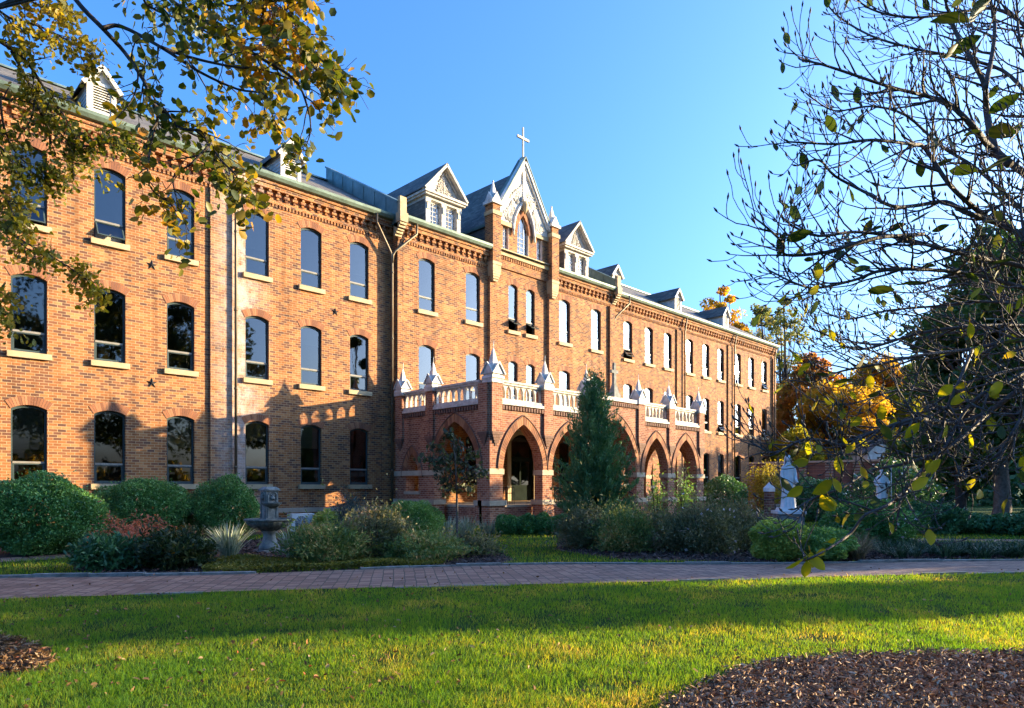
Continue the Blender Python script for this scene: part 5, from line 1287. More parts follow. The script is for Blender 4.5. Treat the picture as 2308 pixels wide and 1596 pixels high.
# woodland on the right, outside the view: it shades the garden and stands in the windows
def woodland():
    V = []; mbs = MB(); Ps = []; Ps2 = []
    spots = [(40, 25.5, 12.5, 3.4), (42, 23.6, 13.0, 2.4), (50, 23.0, 12.5, 1.0), (44, 33, 12.5, 4.0), (40, 38.5, 11, 3.6), (38, 45.5, 10.5, 3.2), (46, 40, 12, 3.8), (52, 29, 13, 4),
             (30, -14, 19, 6.0), (22, -30, 20, 6.5), (38, -3, 18, 6.0), (44, 6, 17, 5.0), (12, -34, 19, 6), (48, -18, 22, 7), (34, -36, 21, 7), (-4, -30, 18, 6), (58, -4, 22, 7), (41, 20.2, 15.0, 1.4)]
    for i, (X, z, H, r) in enumerate(spots):
        mb, P = big_tree('', '', X, z, H if i < 8 else H * 1.7 if i < 23 else H, r if i < 8 else r * 1.25 if i < 23 else r, 0.6 if i < 23 else 9.3, None, 5200 if i < 8 else 9000 if i < 23 else 2600, 0.5, 0.35, 200 + i, root=B, blobs=24, br=0.36)
        b = len(mbs.v); mbs.v += mb.v; mbs.f += [[b + k for k in f] for f in mb.f]; mbs.m += mb.m; mbs.sm += mb.sm
        (Ps if i % 3 else Ps2).append(P)
    n = 22000; z = rng.uniform(-38, 33, n); X = 45 + 3 * np.sin(z * 0.4) + rng.uniform(-1.3, 1.3, n); xx, yy = cam_to_world(X, z)
    hh_ = rng.uniform(0, 1, n) * np.where(z > 14, 2.6, 4.2) * (0.6 + 0.4 * np.sin(z * 1.1) ** 2); half = rng.uniform(0, 1, n) < 0.5 + 0.45 * np.sin(z * 0.55)
    Ps2.append(np.stack([xx, yy, hh_], 1)[half]); Ps.append(np.stack([xx, yy, hh_], 1)[~half])
    o = link('woodland', leaf_mesh('woodland', np.concatenate(Ps), 0.55, leafm('woodland_leaf', [(0, (0.02, 0.04, 0.012)), (0.6, (0.07, 0.09, 0.02)), (1, (0.20, 0.15, 0.03))], 0.35, 0.3), 0.6, six=False)); tag(o, kind='stuff')
    link('golden_crowns', leaf_mesh('golden_crowns', np.concatenate(Ps2), 0.55, G_GOLD, 0.6, six=False), o); mbs.build('trunks', M['bark_dark'], o)
woodland()

def far_wood():
    Ps = []; mbs = MB(); rr = random.Random(9)
    for i in range(17):
        u = 0.50 + 0.055 * i; z = 66 + rr.uniform(-5, 6); H = rr.uniform(5, 7) if u < 0.66 else rr.uniform(9, 14)
        mb, P = big_tree('', '', u * z, z, H, rr.uniform(3.6, 5), 0.3, None, 5200, 0.5, 0.3, 400 + i, root=B, blobs=26, br=0.34)
        b = len(mbs.v); mbs.v += mb.v; mbs.f += [[b + k for k in f] for f in mb.f]; mbs.m += mb.m; mbs.sm += mb.sm; Ps.append(P)
    n = 9000; u = rng.uniform(0.48, 1.45, n); z = 60 + rng.uniform(-2, 3, n); xx, yy = cam_to_world(u * z, z)
    Ps.append(np.stack([xx, yy, rng.uniform(0, 3.4, n) * (0.6 + 0.4 * np.sin(u * 31) ** 2)], 1))
    o = tag(link('far_wood', leaf_mesh('far_wood', np.concatenate(Ps), 0.6, G_DARK, 0.6, six=False)), kind='stuff'); mbs.build('trunks', M['bark_dark'], o)
far_wood()

# ================================================================== GARDEN OBJECTS
def fountain():
    z = 17.1; c = GP(607, 1243); root = empty('stone_fountain', c, 'mossy stone fountain with a wide fluted bowl and square pillar', 'fountain')
    k = z / 1538
    h = lambda y: EYE + (1099 - y) * k
    m = MB(); m.box(c.x - 0.28, c.x + 0.28, c.y - 0.28, c.y + 0.28, 0, 0.06)
    m.lathe([(0.25, 0.06), (0.26, 0.10), (0.235, 0.16), (0.17, 0.30), (0.145, 0.40), (0.15, 0.46), (0.20, 0.50), (0.20, 0.53)], (c.x, c.y, 0), 32, 0, 0.03, 8); m.build('pedestal', M['pale_stone'], root)
    m = MB(); m.lathe([(0.14, 0.50), (0.22, 0.53), (0.36, 0.58), (0.50, 0.67), (0.575, 0.765)], (c.x, c.y, 0), 96, 0, 0.022, 24)
    m.lathe([(0.575, 0.765), (0.60, 0.775), (0.605, 0.815), (0.585, 0.825), (0.545, 0.815), (0.50, 0.75), (0.3, 0.70), (0.02, 0.69)], (c.x, c.y, 0), 48); m.build('basin', M['cast_stone'], root)
    m = MB(); w_ = 0.165; m.frustum(c.x, c.y, 0.70, 0.80, w_ + 0.03, w_ + 0.03, w_ + 0.02, w_ + 0.02); m.frustum(c.x, c.y, 0.80, h(1106), w_, w_, w_ - 0.012, w_ - 0.012)
    for d in ((0, -1), (-1, 0)):                              # raised face panels
        t = Vector((-d[1], d[0], 0)); nrm = Vector((d[0], d[1], 0)); cc = Vector((c.x, c.y, 0)) + nrm * (w_ + 0.004)
        for sg in (-1, 1): m.bar(cc + t * sg * 0.11 + Vector((0, 0, 0.85)), cc + t * sg * 0.11 + Vector((0, 0, 1.42)), 0.03, 0.03, nrm)
        m.tube([cc + t * 0.11 * math.cos(a) + Vector((0, 0, 1.40 + 0.09 * math.sin(a))) for a in [math.pi * i / 8 for i in range(9)]], 0.018, 5)
        m.lathe([(0.01, -0.05), (0.055, -0.02), (0.06, 0.03), (0.02, 0.07)], tuple(cc + Vector((0, 0, 1.33))), 8)
        for q in (-1, 0, 1): m.tube([cc + Vector((0, 0, 1.38)), cc + t * 0.05 * q + nrm * 0.012 + Vector((0, 0, 1.45 - abs(q) * 0.02))], 0.016, 5)
    pl = m.build('pillar', M['pale_stone'], root)
    m = MB(); m.box(c.x - 0.20, c.x + 0.20, c.y - 0.20, c.y + 0.20, h(1106), h(1103)); m.frustum(c.x, c.y, h(1103), h(1097), 0.19, 0.19, 0.12, 0.12); m.build('cap', M['pale_stone'], root)
    m = MB(); m.lathe([(0.05, 0.0), (0.16, 0.05), (0.235, 0.12), (0.24, 0.145), (0.20, 0.145), (0.15, 0.09), (0.02, 0.06)], (c.x, c.y - 0.12, 1.08), 28, 0, 0.02, 14); m.build('upper_bowl', M['cast_stone'], root)
    m = MB(); m.tube([(c.x, c.y - 0.16, 1.33), (c.x, c.y - 0.21, 1.325), (c.x, c.y - 0.23, 1.30)], 0.012, 6); m.build('spout', M['iron'], root)
fountain()
def split_unit():
    c = CW((678 - 1153.5) / 1538 * 23.8, 23.8, 0); root = empty('air_conditioner', c, 'pale grey outdoor air conditioner unit standing behind the fountain', 'air conditioner')
    x0, x1, ya, yb_ = c.x - 0.42, c.x + 0.42, c.y - 0.16, c.y + 0.16
    m = MB(); m.box(x0, x1, ya, yb_, 0.10, 0.68); m.box(x0 - 0.01, x1 + 0.01, ya - 0.01, yb_ + 0.01, 0.66, 0.70)
    for i in range(9): m.box(x0 - 0.006, x0, ya + 0.04, yb_ - 0.04, 0.18 + i * 0.05, 0.20 + i * 0.05)
    m.build('casing', M['metal_grey'], root)
    m = MB()
    for r in (0.23, 0.19, 0.15, 0.11, 0.07, 0.03): m.tube([(c.x - 0.08 + r * math.cos(a), ya - 0.012, 0.39 + r * math.sin(a)) for a in [2 * math.pi * i / 28 for i in range(29)]], 0.007, 4, cap=False)
    for a in [math.pi * i / 6 for i in range(6)]: m.tube([(c.x - 0.08 + 0.23 * math.cos(a), ya - 0.012, 0.39 + 0.23 * math.sin(a)), (c.x - 0.08 - 0.23 * math.cos(a), ya - 0.012, 0.39 - 0.23 * math.sin(a))], 0.006, 4)
    m.build('fan_grille', M['metal_grey'], root)
    m = MB(); m.lathe([(0.225, 0), (0.225, 0.004)], (0, 0, 0), 28); o = m.build('fan_opening', M['iron'], root, None, False); o.location = (-0.08, -0.166, 0.39); o.rotation_euler = (R(90), 0, 0)
    for sx in (-0.3, 0.3):
        m = MB(); m.box(c.x + sx - 0.04, c.x + sx + 0.04, ya - 0.02, yb_ + 0.02, 0, 0.10); m.build('foot', M['iron'], root)
split_unit()
def window_unit():
    s, f = 57.98, FLOOR[0]; root = empty('window_air_conditioner', (s, -0.02, f), 'small white air conditioner sticking out of a far ground floor window', 'air conditioner')
    m = MB(); m.box(s - 0.40, s + 0.40, -0.45, 0.08, f + 0.02, f + 0.52); m.build('casing', M['metal_grey'], root)
    m = MB()
    for i in range(8): m.box(s - 0.36, s + 0.36, -0.465, -0.451, f + 0.07 + i * 0.055, f + 0.10 + i * 0.055); m.box(s - 0.415, s - 0.401, -0.40, -0.05, f + 0.07 + i * 0.055, f + 0.10 + i * 0.055)
    m.build('vent_grille', M['bar'], root)
window_unit()
def marker():
    z = 25.0; c = CW((1733 - 1153.5) / 1538 * z, z, 0); root = empty('brick_post', c, 'brick garden post with a white pointed stone cap', 'gate post', rz=R(-20))
    H = EYE + (1099 - 1108) / 1538 * z
    m = MB(); m.box(-0.125, 0.125, -0.125, 0.125, 0, H); m.build('shaft', M['garden_brick'], root, None, False)
    m = MB(); m.box(-0.145, 0.145, -0.145, 0.145, H, H + 0.13); m.frustum(0, 0, H + 0.13, H + 0.34, 0.145, 0.145, 0.01, 0.01); m.build('cap', M['marble'], root, None, False)
    c2 = CW((1747 - 1153.5) / 1538 * 25.4, 25.4, 0); root = empty('stone_post', c2, 'short plain stone post right beside the brick garden post', 'post', rz=R(-20))
    H2 = EYE + (1099 - 1139) / 1538 * 25; m = MB(); m.box(-0.09, 0.09, -0.12, 0.12, 0, H2 - 0.03); m.build('shaft', M['pale_stone'], root, None, False)
    m = MB(); m.box(-0.11, 0.11, -0.14, 0.14, H2 - 0.03, H2 + 0.04); m.build('cap', M['pale_stone'], root, None, False)
marker()
def robe(m, rings, n=40, seed=0, folds=9):
    """robed body: rings (z, cx, cy, rx, ry, fold depth)"""
    rr = random.Random(seed); ph = [rr.uniform(0, 6.28) for _ in range(3)]
    vs = []; k = len(rings)
    for z, cx, cy_, rx, ry, fd in rings:
        for j in range(n):
            a = 2 * math.pi * j / n
            q = 1 + fd * (math.cos(folds * a + ph[0] + 0.6 * z) * 0.6 + math.cos((folds * 2 - 3) * a + ph[1] - 0.5 * z) * 0.3 + math.cos(3 * a + ph[2]) * 0.3)
            vs.append((cx + rx * q * math.cos(a), cy_ + ry * q * math.sin(a), z))
    fs = [(i * n + j, i * n + (j + 1) % n, (i + 1) * n + (j + 1) % n, (i + 1) * n + j) for i in range(k - 1) for j in range(n)]
    fs.append(tuple(range(n - 1, -1, -1))); fs.append(tuple((k - 1) * n + j for j in range(n)))
    m.add(vs, fs, 0, True)
def ball(m, c, r, n=14):
    pr = [(math.sin(math.pi * i / 8) * r[0], -math.cos(math.pi * i / 8) * r[2]) for i in range(9)]
    pr[0] = (0.004, pr[0][1]); pr[-1] = (0.004, pr[-1][1]); b = len(m.v); m.lathe(pr, c, n)
    for i in range(b, len(m.v)): x, y, z = m.v[i]; m.v[i] = (x, c[1] + (y - c[1]) * r[1] / r[0], z)
def hand(m, p, d, s=0.05):
    p = Vector(p); d = Vector(d).normalized(); sd = d.cross(Vector((0, 0, 1))).normalized(); up = sd.cross(d)
    ball(m, tuple(p), (s * 0.75, s * 0.75, s * 0.55), 8)
    for i, l in enumerate((0.9, 1.1, 1.0, 0.8)):
        o = sd * (i - 1.5) * s * 0.34; m.tube([p + o + d * s * 0.5, p + o + d * s * (0.5 + l * 0.6), p + o + d * s * (0.5 + l) - up * s * 0.3], [s * 0.2, s * 0.18, s * 0.13], 5)
    m.tube([p + sd * s * 0.5, p + sd * s * 0.95 + d * s * 0.4, p + sd * s * 0.9 + d * s * 0.9], [s * 0.22, s * 0.2, s * 0.15], 5)
def face(m, c, r):
    x, y, z = c
    m.tube([(x, y - r * 0.92, z + r * 0.2), (x, y - r * 1.16, z - r * 0.18), (x, y - r * 0.95, z - r * 0.28)], [r * 0.10, r * 0.17, r * 0.11], 6)
    for s in (-1, 1):
        m.tube([(x + s * r * 0.14, y - r * 0.90, z + r * 0.26), (x + s * r * 0.5, y - r * 0.82, z + r * 0.28)], r * 0.08, 5)
        ball(m, (x + s * r * 0.33, y - r * 0.83, z + r * 0.12), (r * 0.12, r * 0.1, r * 0.09), 8)
    m.tube([(x - r * 0.24, y - r * 0.86, z - r * 0.5), (x, y - r * 0.95, z - r * 0.49), (x + r * 0.24, y - r * 0.86, z - r * 0.5)], r * 0.08, 5)
def statue_mary():
    z = 24.0; c = CW((1776 - 1153.5) / 1538 * z, z, 0)
    root = empty('robed_statue', c, 'tall white marble statue of a veiled woman in a long robe on a low plinth', 'statue', rz=R(-50))
    zb = EYE + (1099 - 1150) / 1538 * z; Ht = (1150 - 1024) / 1538 * z
    m = MB(); m.box(-0.42, 0.42, -0.40, 0.40, 0, zb - 0.12); m.build('plinth', M['pale_stone'], root, None, False)
    m = MB(); m.box(-0.47, 0.47, -0.45, 0.45, zb - 0.12, zb - 0.02); m.frustum(0, 0, zb - 0.02, zb + 0.10, 0.36, 0.33, 0.32, 0.29); m.build('base', M['marble'], root, None, False)
    m = MB(); k = Ht / 2.0
    rows = [(0.04, 0.00, 0.0, .34, .30, .10), (0.12, .0, .0, .31, .27, .11), (0.40, .0, .0, .27, .23, .11), (0.75, .0, .0, .245, .20, .10), (1.02, .0, -.01, .235, .185, .085), (1.22, .0, -.01, .225, .17, .06), (1.40, .0, 0, .235, .165, .05), (1.54, .0, 0.01, .225, .15, .04), (1.62, .0, 0.01, .17, .12, .03), (1.68, 0, 0.0, .085, .085, .02), (1.74, 0, -0.01, .07, .075, .0)]
    robe(m, [(zb + r[0] * k, r[1] * k, r[2] * k, r[3] * k * 0.84, r[4] * k * 0.84, r[5]) for r in rows], 56, 3)
    hc = (0.0, -0.035 * k, zb + 1.84 * k); ball(m, hc, (.088 * k, .10 * k, .125 * k), 18); face(m, hc, 0.10 * k)
    # veil over the head falling behind the shoulders
    vs = []; nn = 13
    prof = [(1.985, .03, 0.0), (1.96, .085, .05), (1.90, .115, .09), (1.80, .125, .10), (1.68, .16, .12), (1.52, .25, .16), (1.30, .27, .19), (1.05, .26, .20), (0.85, .25, .21)]
    for zz, rx, ry in prof:
        for j in range(nn):
            a = math.pi * (-0.14 + 1.28 * j / (nn - 1)); q = 1 + 0.06 * math.cos(9 * a) * (1.98 - zz)
            vs.append((rx * (1.06 if rx < .14 else 0.90) * math.cos(a) * q * k, (0.02 + (ry + 0.02) * math.sin(a) * q) * k, zb + zz * k))
    m.add(vs, [(i * nn + j, i * nn + j + 1, (i + 1) * nn + j + 1, (i + 1) * nn + j) for i in range(len(prof) - 1) for j in range(nn - 1)], 0, True)
    for s in (-1, 1):                                            # arms lowered, palms open
        P = [(s * .16, 0, 1.53), (s * .22, -.03, 1.33), (s * .23, -.08, 1.16), (s * .22, -.20, 1.06)]
        m.tube(catmull([Vector((x * k, y * k, zb + z_ * k)) for x, y, z_ in P], 4), [(.085 - .045 * i / 12) * k for i in range(13)], 8)
        m.tube([Vector((s * .23 * k, -.02 * k, zb + 1.3 * k)), Vector((s * .24 * k, -.04 * k, zb + 1.05 * k)), Vector((s * .22 * k, 0, zb + 0.85 * k))], [.07 * k, .06 * k, .015 * k], 8)
        hand(m, (s * .225 * k, -.23 * k, zb + 1.04 * k), (s * .1, -1, -0.5), 0.055 * k)
    m.build('figure', M['marble'], root, None, False)
statue_mary()
def statue_staff():
    z = 31.0; c = CW((1986 - 1153.5) / 1538 * z, z, 0)
    root = empty('staff_statue', c, 'smaller white marble statue of a bearded robed man holding a staff', 'statue', rz=R(-60))
    zt = EYE + (1099 - 1056) / 1538 * z; k = 0.90; zb = zt - 1.98 * k
    m = MB(); m.box(-0.40, 0.40, -0.36, 0.36, 0, zb - 0.10); m.build('plinth', M['pale_stone'], root, None, False)
    m = MB(); m.box(-0.44, 0.44, -0.40, 0.40, zb - 0.10, zb + 0.03); m.build('base', M['marble'], root, None, False)
    m = MB()
    rows = [(0.03, 0, 0, .30, .26, .09), (0.3, 0, 0, .27, .22, .10), (0.7, .01, 0, .25, .20, .10), (1.0, .01, -.01, .25, .19, .08), (1.25, .01, -.01, .25, .18, .06), (1.45, .0, 0, .255, .17, .04), (1.58, .0, .01, .21, .14, .03), (1.66, 0, 0, .09, .09, .02), (1.74, 0, -.01, .075, .08, 0)]
    robe(m, [(zb + r[0] * k, r[1] * k, r[2] * k, r[3] * k, r[4] * k, r[5]) for r in rows], 56, 8, 8)
    hc = (0.0, -0.03 * k, zb + 1.84 * k); ball(m, hc, (.09 * k, .105 * k, .125 * k), 18); face(m, hc, 0.10 * k)
    ball(m, (0, 0.02 * k, zb + 1.88 * k), (.10 * k, .115 * k, .115 * k), 14); ball(m, (0, -0.10 * k, zb + 1.72 * k), (.06 * k, .05 * k, .09 * k), 10)
    for s, P in ((1, [(.21, 0, 1.50), (.31, -.02, 1.28), (.33, -.12, 1.14), (.36, -.24, 1.18)]), (-1, [(-.21, 0, 1.50), (-.30, -.03, 1.26), (-.22, -.18, 1.12), (-.06, -.24, 1.16)])):
        m.tube(catmull([Vector((x * k, y * k, zb + z_ * k)) for x, y, z_ in P], 4), [(.085 - .045 * i / 12) * k for i in range(13)], 8)
        hand(m, (P[-1][0] * k, P[-1][1] * k, zb + P[-1][2] * k), (s * -.3, -1, .1), .055 * k)
    m.tube([Vector((-.2 * k, -.1 * k, zb + 1.5 * k)), Vector((.0 * k, -.2 * k, zb + 1.15 * k)), Vector((.22 * k, -.1 * k, zb + .8 * k))], [.05 * k, .07 * k, .04 * k], 7)
    m.build('figure', M['marble'], root, None, False)
    m = MB(); m.tube([(.38 * k, -.30 * k, zb + .03), (.37 * k, -.28 * k, zb + 2.1 * k)], .022 * k, 7); m.build('staff', M['marble'], root, None, False)
statue_staff()
# brick garden wall, shed behind it
def garden_wall():
    a = CW((1690 - 1153.5) / 1538 * 52, 52, 0); b = CW((2010 - 1153.5) / 1538 * 46, 46, 0); c = (a + b) / 2; d = (b - a); L = d.length
    root = empty('garden_wall', c, 'long brick garden wall with stone coping behind the two statues', 'wall', rz=math.atan2(d.y, d.x))
    H = EYE + (1099 - 1043) / 1538 * 49
    m = MB(); m.box(-L / 2, L / 2, -0.17, 0.17, 0, H)
    for i in range(6): x = -L / 2 + 0.3 + (L - 0.6) * i / 5; m.box(x - 0.28, x + 0.28, -0.26, -0.165, 0, H)
    m.build('brickwork', M['garden_brick'], root, None, False)
    m = MB(); m.box(-L / 2 - 0.1, L / 2 + 0.1, -0.30, 0.22, H, H + 0.14); m.build('coping', M['band_stone'], root, None, False)
garden_wall()
def shed():
    z = 62; c = CW((1985 - 1153.5) / 1538 * z, z, 0); root = empty('white_shed', c, 'white gabled outbuilding peeping over the garden wall', 'shed', rz=R(-38))
    h = EYE + (1099 - 1020) / 1538 * z; hp = EYE + (1099 - 992) / 1538 * z; w_ = 1.3
    m = MB(); m.plate(-w_, w_, 0, lambda x: hp - (hp - h) * abs(x) / w_, [(-0.4, 0.4, h - 1.3, h - 0.4)], 0, 0.1, breaks=[0])
    for s in (-1, 1): m.quad((s * w_, 0, 0), (s * w_, 4, 0), (s * w_, 4, h), (s * w_, 0, h))
    for i in range(18): m.box(-w_, w_, -0.015, -0.001, h - 1.5 - i * 0.16, h - 1.48 - i * 0.16) if i > 0 else None
    m.build('wall', M['white'], root, None, False)
    m = MB()
    for s in (-1, 1): m.bar((s * (w_ + 0.2), 2, h - 0.1), (0, 2, hp + 0.08), 4.4, 0.08)
    m.build('roof', M['shingle'], root, None, False)
    m = MB(); m.box(-0.4, 0.4, 0.05, 0.08, h - 1.3, h - 0.4); m.build('window', M['glass'], root, None, False)
shed()

# ================================================================== THE TWO NEAR TREES
def grow(mb, pts, r0, r1, lvl, rr, tips, tw_len, tw_n, up, spread, kink=0.12, start=0.15, sides=5, thick=0.0036):
    """a limb through pts with twigs growing from it; collects twig ends"""
    L = sum((b - a).length for a, b in zip(pts, pts[1:])); k = len(pts)
    mb.tube(pts, [r0 + (r1 - r0) * (i / (k - 1)) ** 0.8 for i in range(k)], sides if r0 < 0.015 else 8)
    if lvl == 0: return
    n = max(2, int(tw_n * L))
    for i in range(n):
        t = start + (1 - start) * (i + rr.random()) / n; f = t * (k - 1); j = min(int(f), k - 2); p = pts[j].lerp(pts[j + 1], f - j)
        tg = (pts[j + 1] - pts[j]).normalized()
        ax = Vector((rr.gauss(0, 1), rr.gauss(0, 1), rr.gauss(0, 1))).cross(tg).normalized()
        d = (tg * math.cos(spread) + ax * math.sin(spread) * rr.choice((1, 1, 0.8))).normalized()
        ln = tw_len * rr.uniform(0.45, 1.15) * (1.12 - 0.72 * t)
        q = [p]; dd = d
        m = 5
        for s in range(m):
            dd = (dd + Vector((rr.gauss(0, kink), rr.gauss(0, kink), rr.gauss(0, kink) + up)) ).normalized(); q.append(q[-1] + dd * ln / m)
        if q[-1].z < 1.3 and thick > 0.0037: continue
        rb = min((r0 + (r1 - r0) * t) * 0.68, thick * (0.6 + lvl)); re = thick * 0.62
        tips.append((q[-1], dd, lvl, q))
        grow(mb, q, rb, re, lvl - 1, rr, tips, tw_len * 0.46, tw_n * 1.25, up * 1.2, spread, kink, 0.25, 4, thick)

def magnolia():
    c = CW(6.5, 4.6, 0); root = empty('magnolia_tree', c, 'bare branched magnolia with a few large green and yellow leaves at the right', 'tree')
    rr = random.Random(21); mb = MB(); tips = []
    tr = catmull([c, c + Vector((-.05, 0.05, .8)), c + Vector((0, .1, 1.7)), c + Vector((.1, .1, 3.0)), c + Vector((.2, .3, 5.0))], 5); mb.tube(tr, [0.17 - 0.10 * i / 20 for i in range(21)], 10)
    T = lambda h: c + Vector((0.03, 0.05, h))
    limbs = [  # (height on the trunk or None, depth at start, depth at end, radius, pixels)
        (2.3, 4.7, 4.2, 0.034, [(2420, 470), (2304, 388), (2232, 334), (2196, 289), (2138, 235), (2083, 216), (1998, 194), (1863, 149), (1804, 135)]),
        (None, 4.65, 4.9, 0.030, [(2275, 370), (2241, 334), (2223, 253), (2217, 189), (2183, 126), (2151, 68), (2129, 0), (2110, -70)]),
        (None, 4.75, 5.2, 0.020, [(2219, 200), (2237, 113), (2241, 45), (2232, 0), (2225, -60)]),
        (2.0, 4.6, 3.9, 0.028, [(2420, 600), (2307, 532), (2241, 501), (2196, 469), (2138, 415), (2083, 334), (2052, 325), (1962, 316), (1881, 325), (1777, 320)]),
        (None, 4.45, 4.1, 0.018, [(2241, 501), (2174, 478), (2129, 455), (2061, 464), (2007, 464), (1948, 433), (1881, 397), (1845, 361), (1795, 374)]),
        (1.9, 4.7, 3.7, 0.024, [(2420, 640), (2300, 600), (2232, 586), (2151, 568), (2083, 550), (2007, 532), (1926, 523), (1845, 532), (1790, 512), (1763, 491)]),
        (None, 4.2, 3.6, 0.014, [(2079, 528), (1971, 537), (1863, 568), (1772, 575), (1765, 550), (1730, 515), (1698, 490)]),
        (1.8, 4.6, 4.0, 0.022, [(2420, 690), (2307, 650), (2200, 620), (2106, 609), (1993, 609), (1926, 631), (1845, 649), (1795, 640), (1732, 609)]),
        (1.7, 5.2, 4.8, 0.022, [(2420, 760), (2306, 735), (2165, 738), (2061, 754), (1936, 788), (1861, 754), (1828, 742)]),
        (1.6, 4.6, 4.3, 0.022, [(2430, 800), (2306, 767), (2185, 788), (2082, 800), (1978, 821), (1895, 837), (1832, 862)]),
        (1.5, 4.4, 3.8, 0.024, [(2430, 850), (2306, 875), (2227, 929), (2144, 954), (2061, 945), (1978, 970), (1895, 995), (1812, 991), (1745, 1020), (1695, 999)]),
        (1.5, 4.4, 3.6, 0.018, [(2430, 820), (2268, 862), (2185, 912), (2123, 1016), (2061, 1078), (2032, 1120), (2023, 1165)]),
        (None, 3.85, 3.4, 0.012, [(2090, 1046), (2040, 1105), (1998, 1140), (1949, 1161), (1915, 1203), (1874, 1232), (1830, 1256), (1806, 1264)]),
        (None, 4.3, 3.6, 0.014, [(2227, 929), (2150, 1000), (2060, 1040), (1960, 1062), (1900, 1098), (1840, 1120), (1790, 1148)]),
        (1.9, 5.6, 5.8, 0.022, [(2430, 560), (2300, 470), (2200, 380), (2120, 330), (2040, 260), (1960, 240), (1880, 250), (1820, 215)]),
        (2.2, 5.6, 6.0, 0.022, [(2430, 330), (2330, 230), (2260, 160), (2160, 130), (2060, 110), (1960, 80), (1880, 30), (1850, -20)]),
        (2.4, 5.4, 5.2, 0.022, [(2440, 250), (2370, 150), (2310, 60), (2240, 20), (2150, 30), (2050, 40), (1960, 20), (1900, -30)]),
        (1.7, 5.6, 5.6, 0.020, [(2430, 720), (2320, 690), (2210, 680), (2110, 690), (2000, 700), (1910, 720), (1850, 700)]),
        (1.6, 5.2, 5.0, 0.020, [(2430, 860), (2320, 830), (2220, 850), (2120, 880), (2020, 880), (1920, 910), (1850, 905)]),
        (1.5, 4.0, 3.7, 0.016, [(2430, 900), (2330, 910), (2290, 960), (2250, 1030), (2235, 1060)]),
        (None, 4.3, 4.0, 0.012, [(2190, 790), (2160, 860), (2130, 930), (2126, 985), (2140, 1030)]),
        (1.6, 5.8, 6.2, 0.018, [(2430, 780), (2330, 720), (2240, 660), (2160, 640), (2070, 660), (1990, 655)]),
        (1.7, 4.0, 4.1, 0.016, [(2440, 700), (2380, 640), (2320, 560), (2300, 470), (2310, 380), (2290, 300)]),
        (2.4, 4.4, 4.8, 0.018, [(2440, 300), (2350, 220), (2300, 100), (2290, 0), (2280, -60)]),
    ]
    for hh, z0, z1, r, px in limbs:
        n = len(px); P = [PX(x, y, z0 + (z1 - z0) * (i / (n - 1)) + 0.10 * math.sin(i * 1.9 + z0 * 5)) for i, (x, y) in enumerate(px)]
        if hh is not None: P = [T(hh), T(hh).lerp(P[0], 0.5) + Vector((0, 0, 0.05))] + P
        grow(mb, catmull(P, 4), r, 0.005, 2, rr, tips, 0.66, 6.8, 0.10, R(42), 0.13, 0.22 if hh is None else 0.30, 5, 0.0038)
        tips.append((P[-1], (P[-1] - P[-2]).normalized(), 1, P))
    # buds at the twig ends
    for p, d, lv, q in tips:
        if p.z < 0.2: continue
        b = p + (d + Vector((0, 0, 0.5))).normalized() * 0.034
        mb.tube([p, p.lerp(b, 0.45), b], [0.0038, 0.0064, 0.001], 5)
    mb.build('branches', surf('magnolia_bark', (0.045, 0.036, 0.036), (0.13, 0.105, 0.095), 0.75, 14, 0.6, 60), root)
    # leaves that still hang on
    mat_g = island('magnolia_leaf', [(0, (0.025, 0.05, 0.015)), (0.55, (0.06, 0.085, 0.02)), (1, (0.16, 0.13, 0.02))], 0.5, 0.35, 5.0, 0.3, (1.3, 1.3, 0.35))
    mat_y = island('yellow_magnolia_leaf', [(0, (0.22, 0.24, 0.02)), (0.6, (0.42, 0.38, 0.02)), (1, (0.52, 0.34, 0.03))], 0.5, 0.5, 5.0, 0.3, (1.3, 1.2, 0.3))
    def big_leaf(m, p, d, ln, wd, nrm):
        d = d.normalized(); s = d.cross(nrm).normalized(); nn = s.cross(d)
        prof = [(0, .06), (.12, .45), (.3, .85), (.5, 1.0), (.68, .93), (.84, .62), (.95, .25), (1, 0.02)]; k = len(prof)
        cv = rr.uniform(-.25, .25); vs = []
        for t, w_ in prof:
            cc = p + d * ln * t + nn * ln * cv * (t - .5) ** 2 + nn * ln * -0.05 * t
            e = wd / 2 * w_ * (1 + rr.uniform(-.06, .06)); lift = wd * 0.14 * w_
            vs += [cc - s * e + nn * (lift + rr.uniform(-.02, .02) * wd), cc, cc + s * e + nn * (lift + rr.uniform(-.02, .02) * wd)]
        m.add(vs, [(3 * i + a, 3 * i + a + 1, 3 * i + a + 4, 3 * i + a + 3) for i in range(k - 1) for a in (0, 1)], 0, True)
        m.tube([p - d * 0.03, p], 0.002, 4)
    g = MB(); y_ = MB()
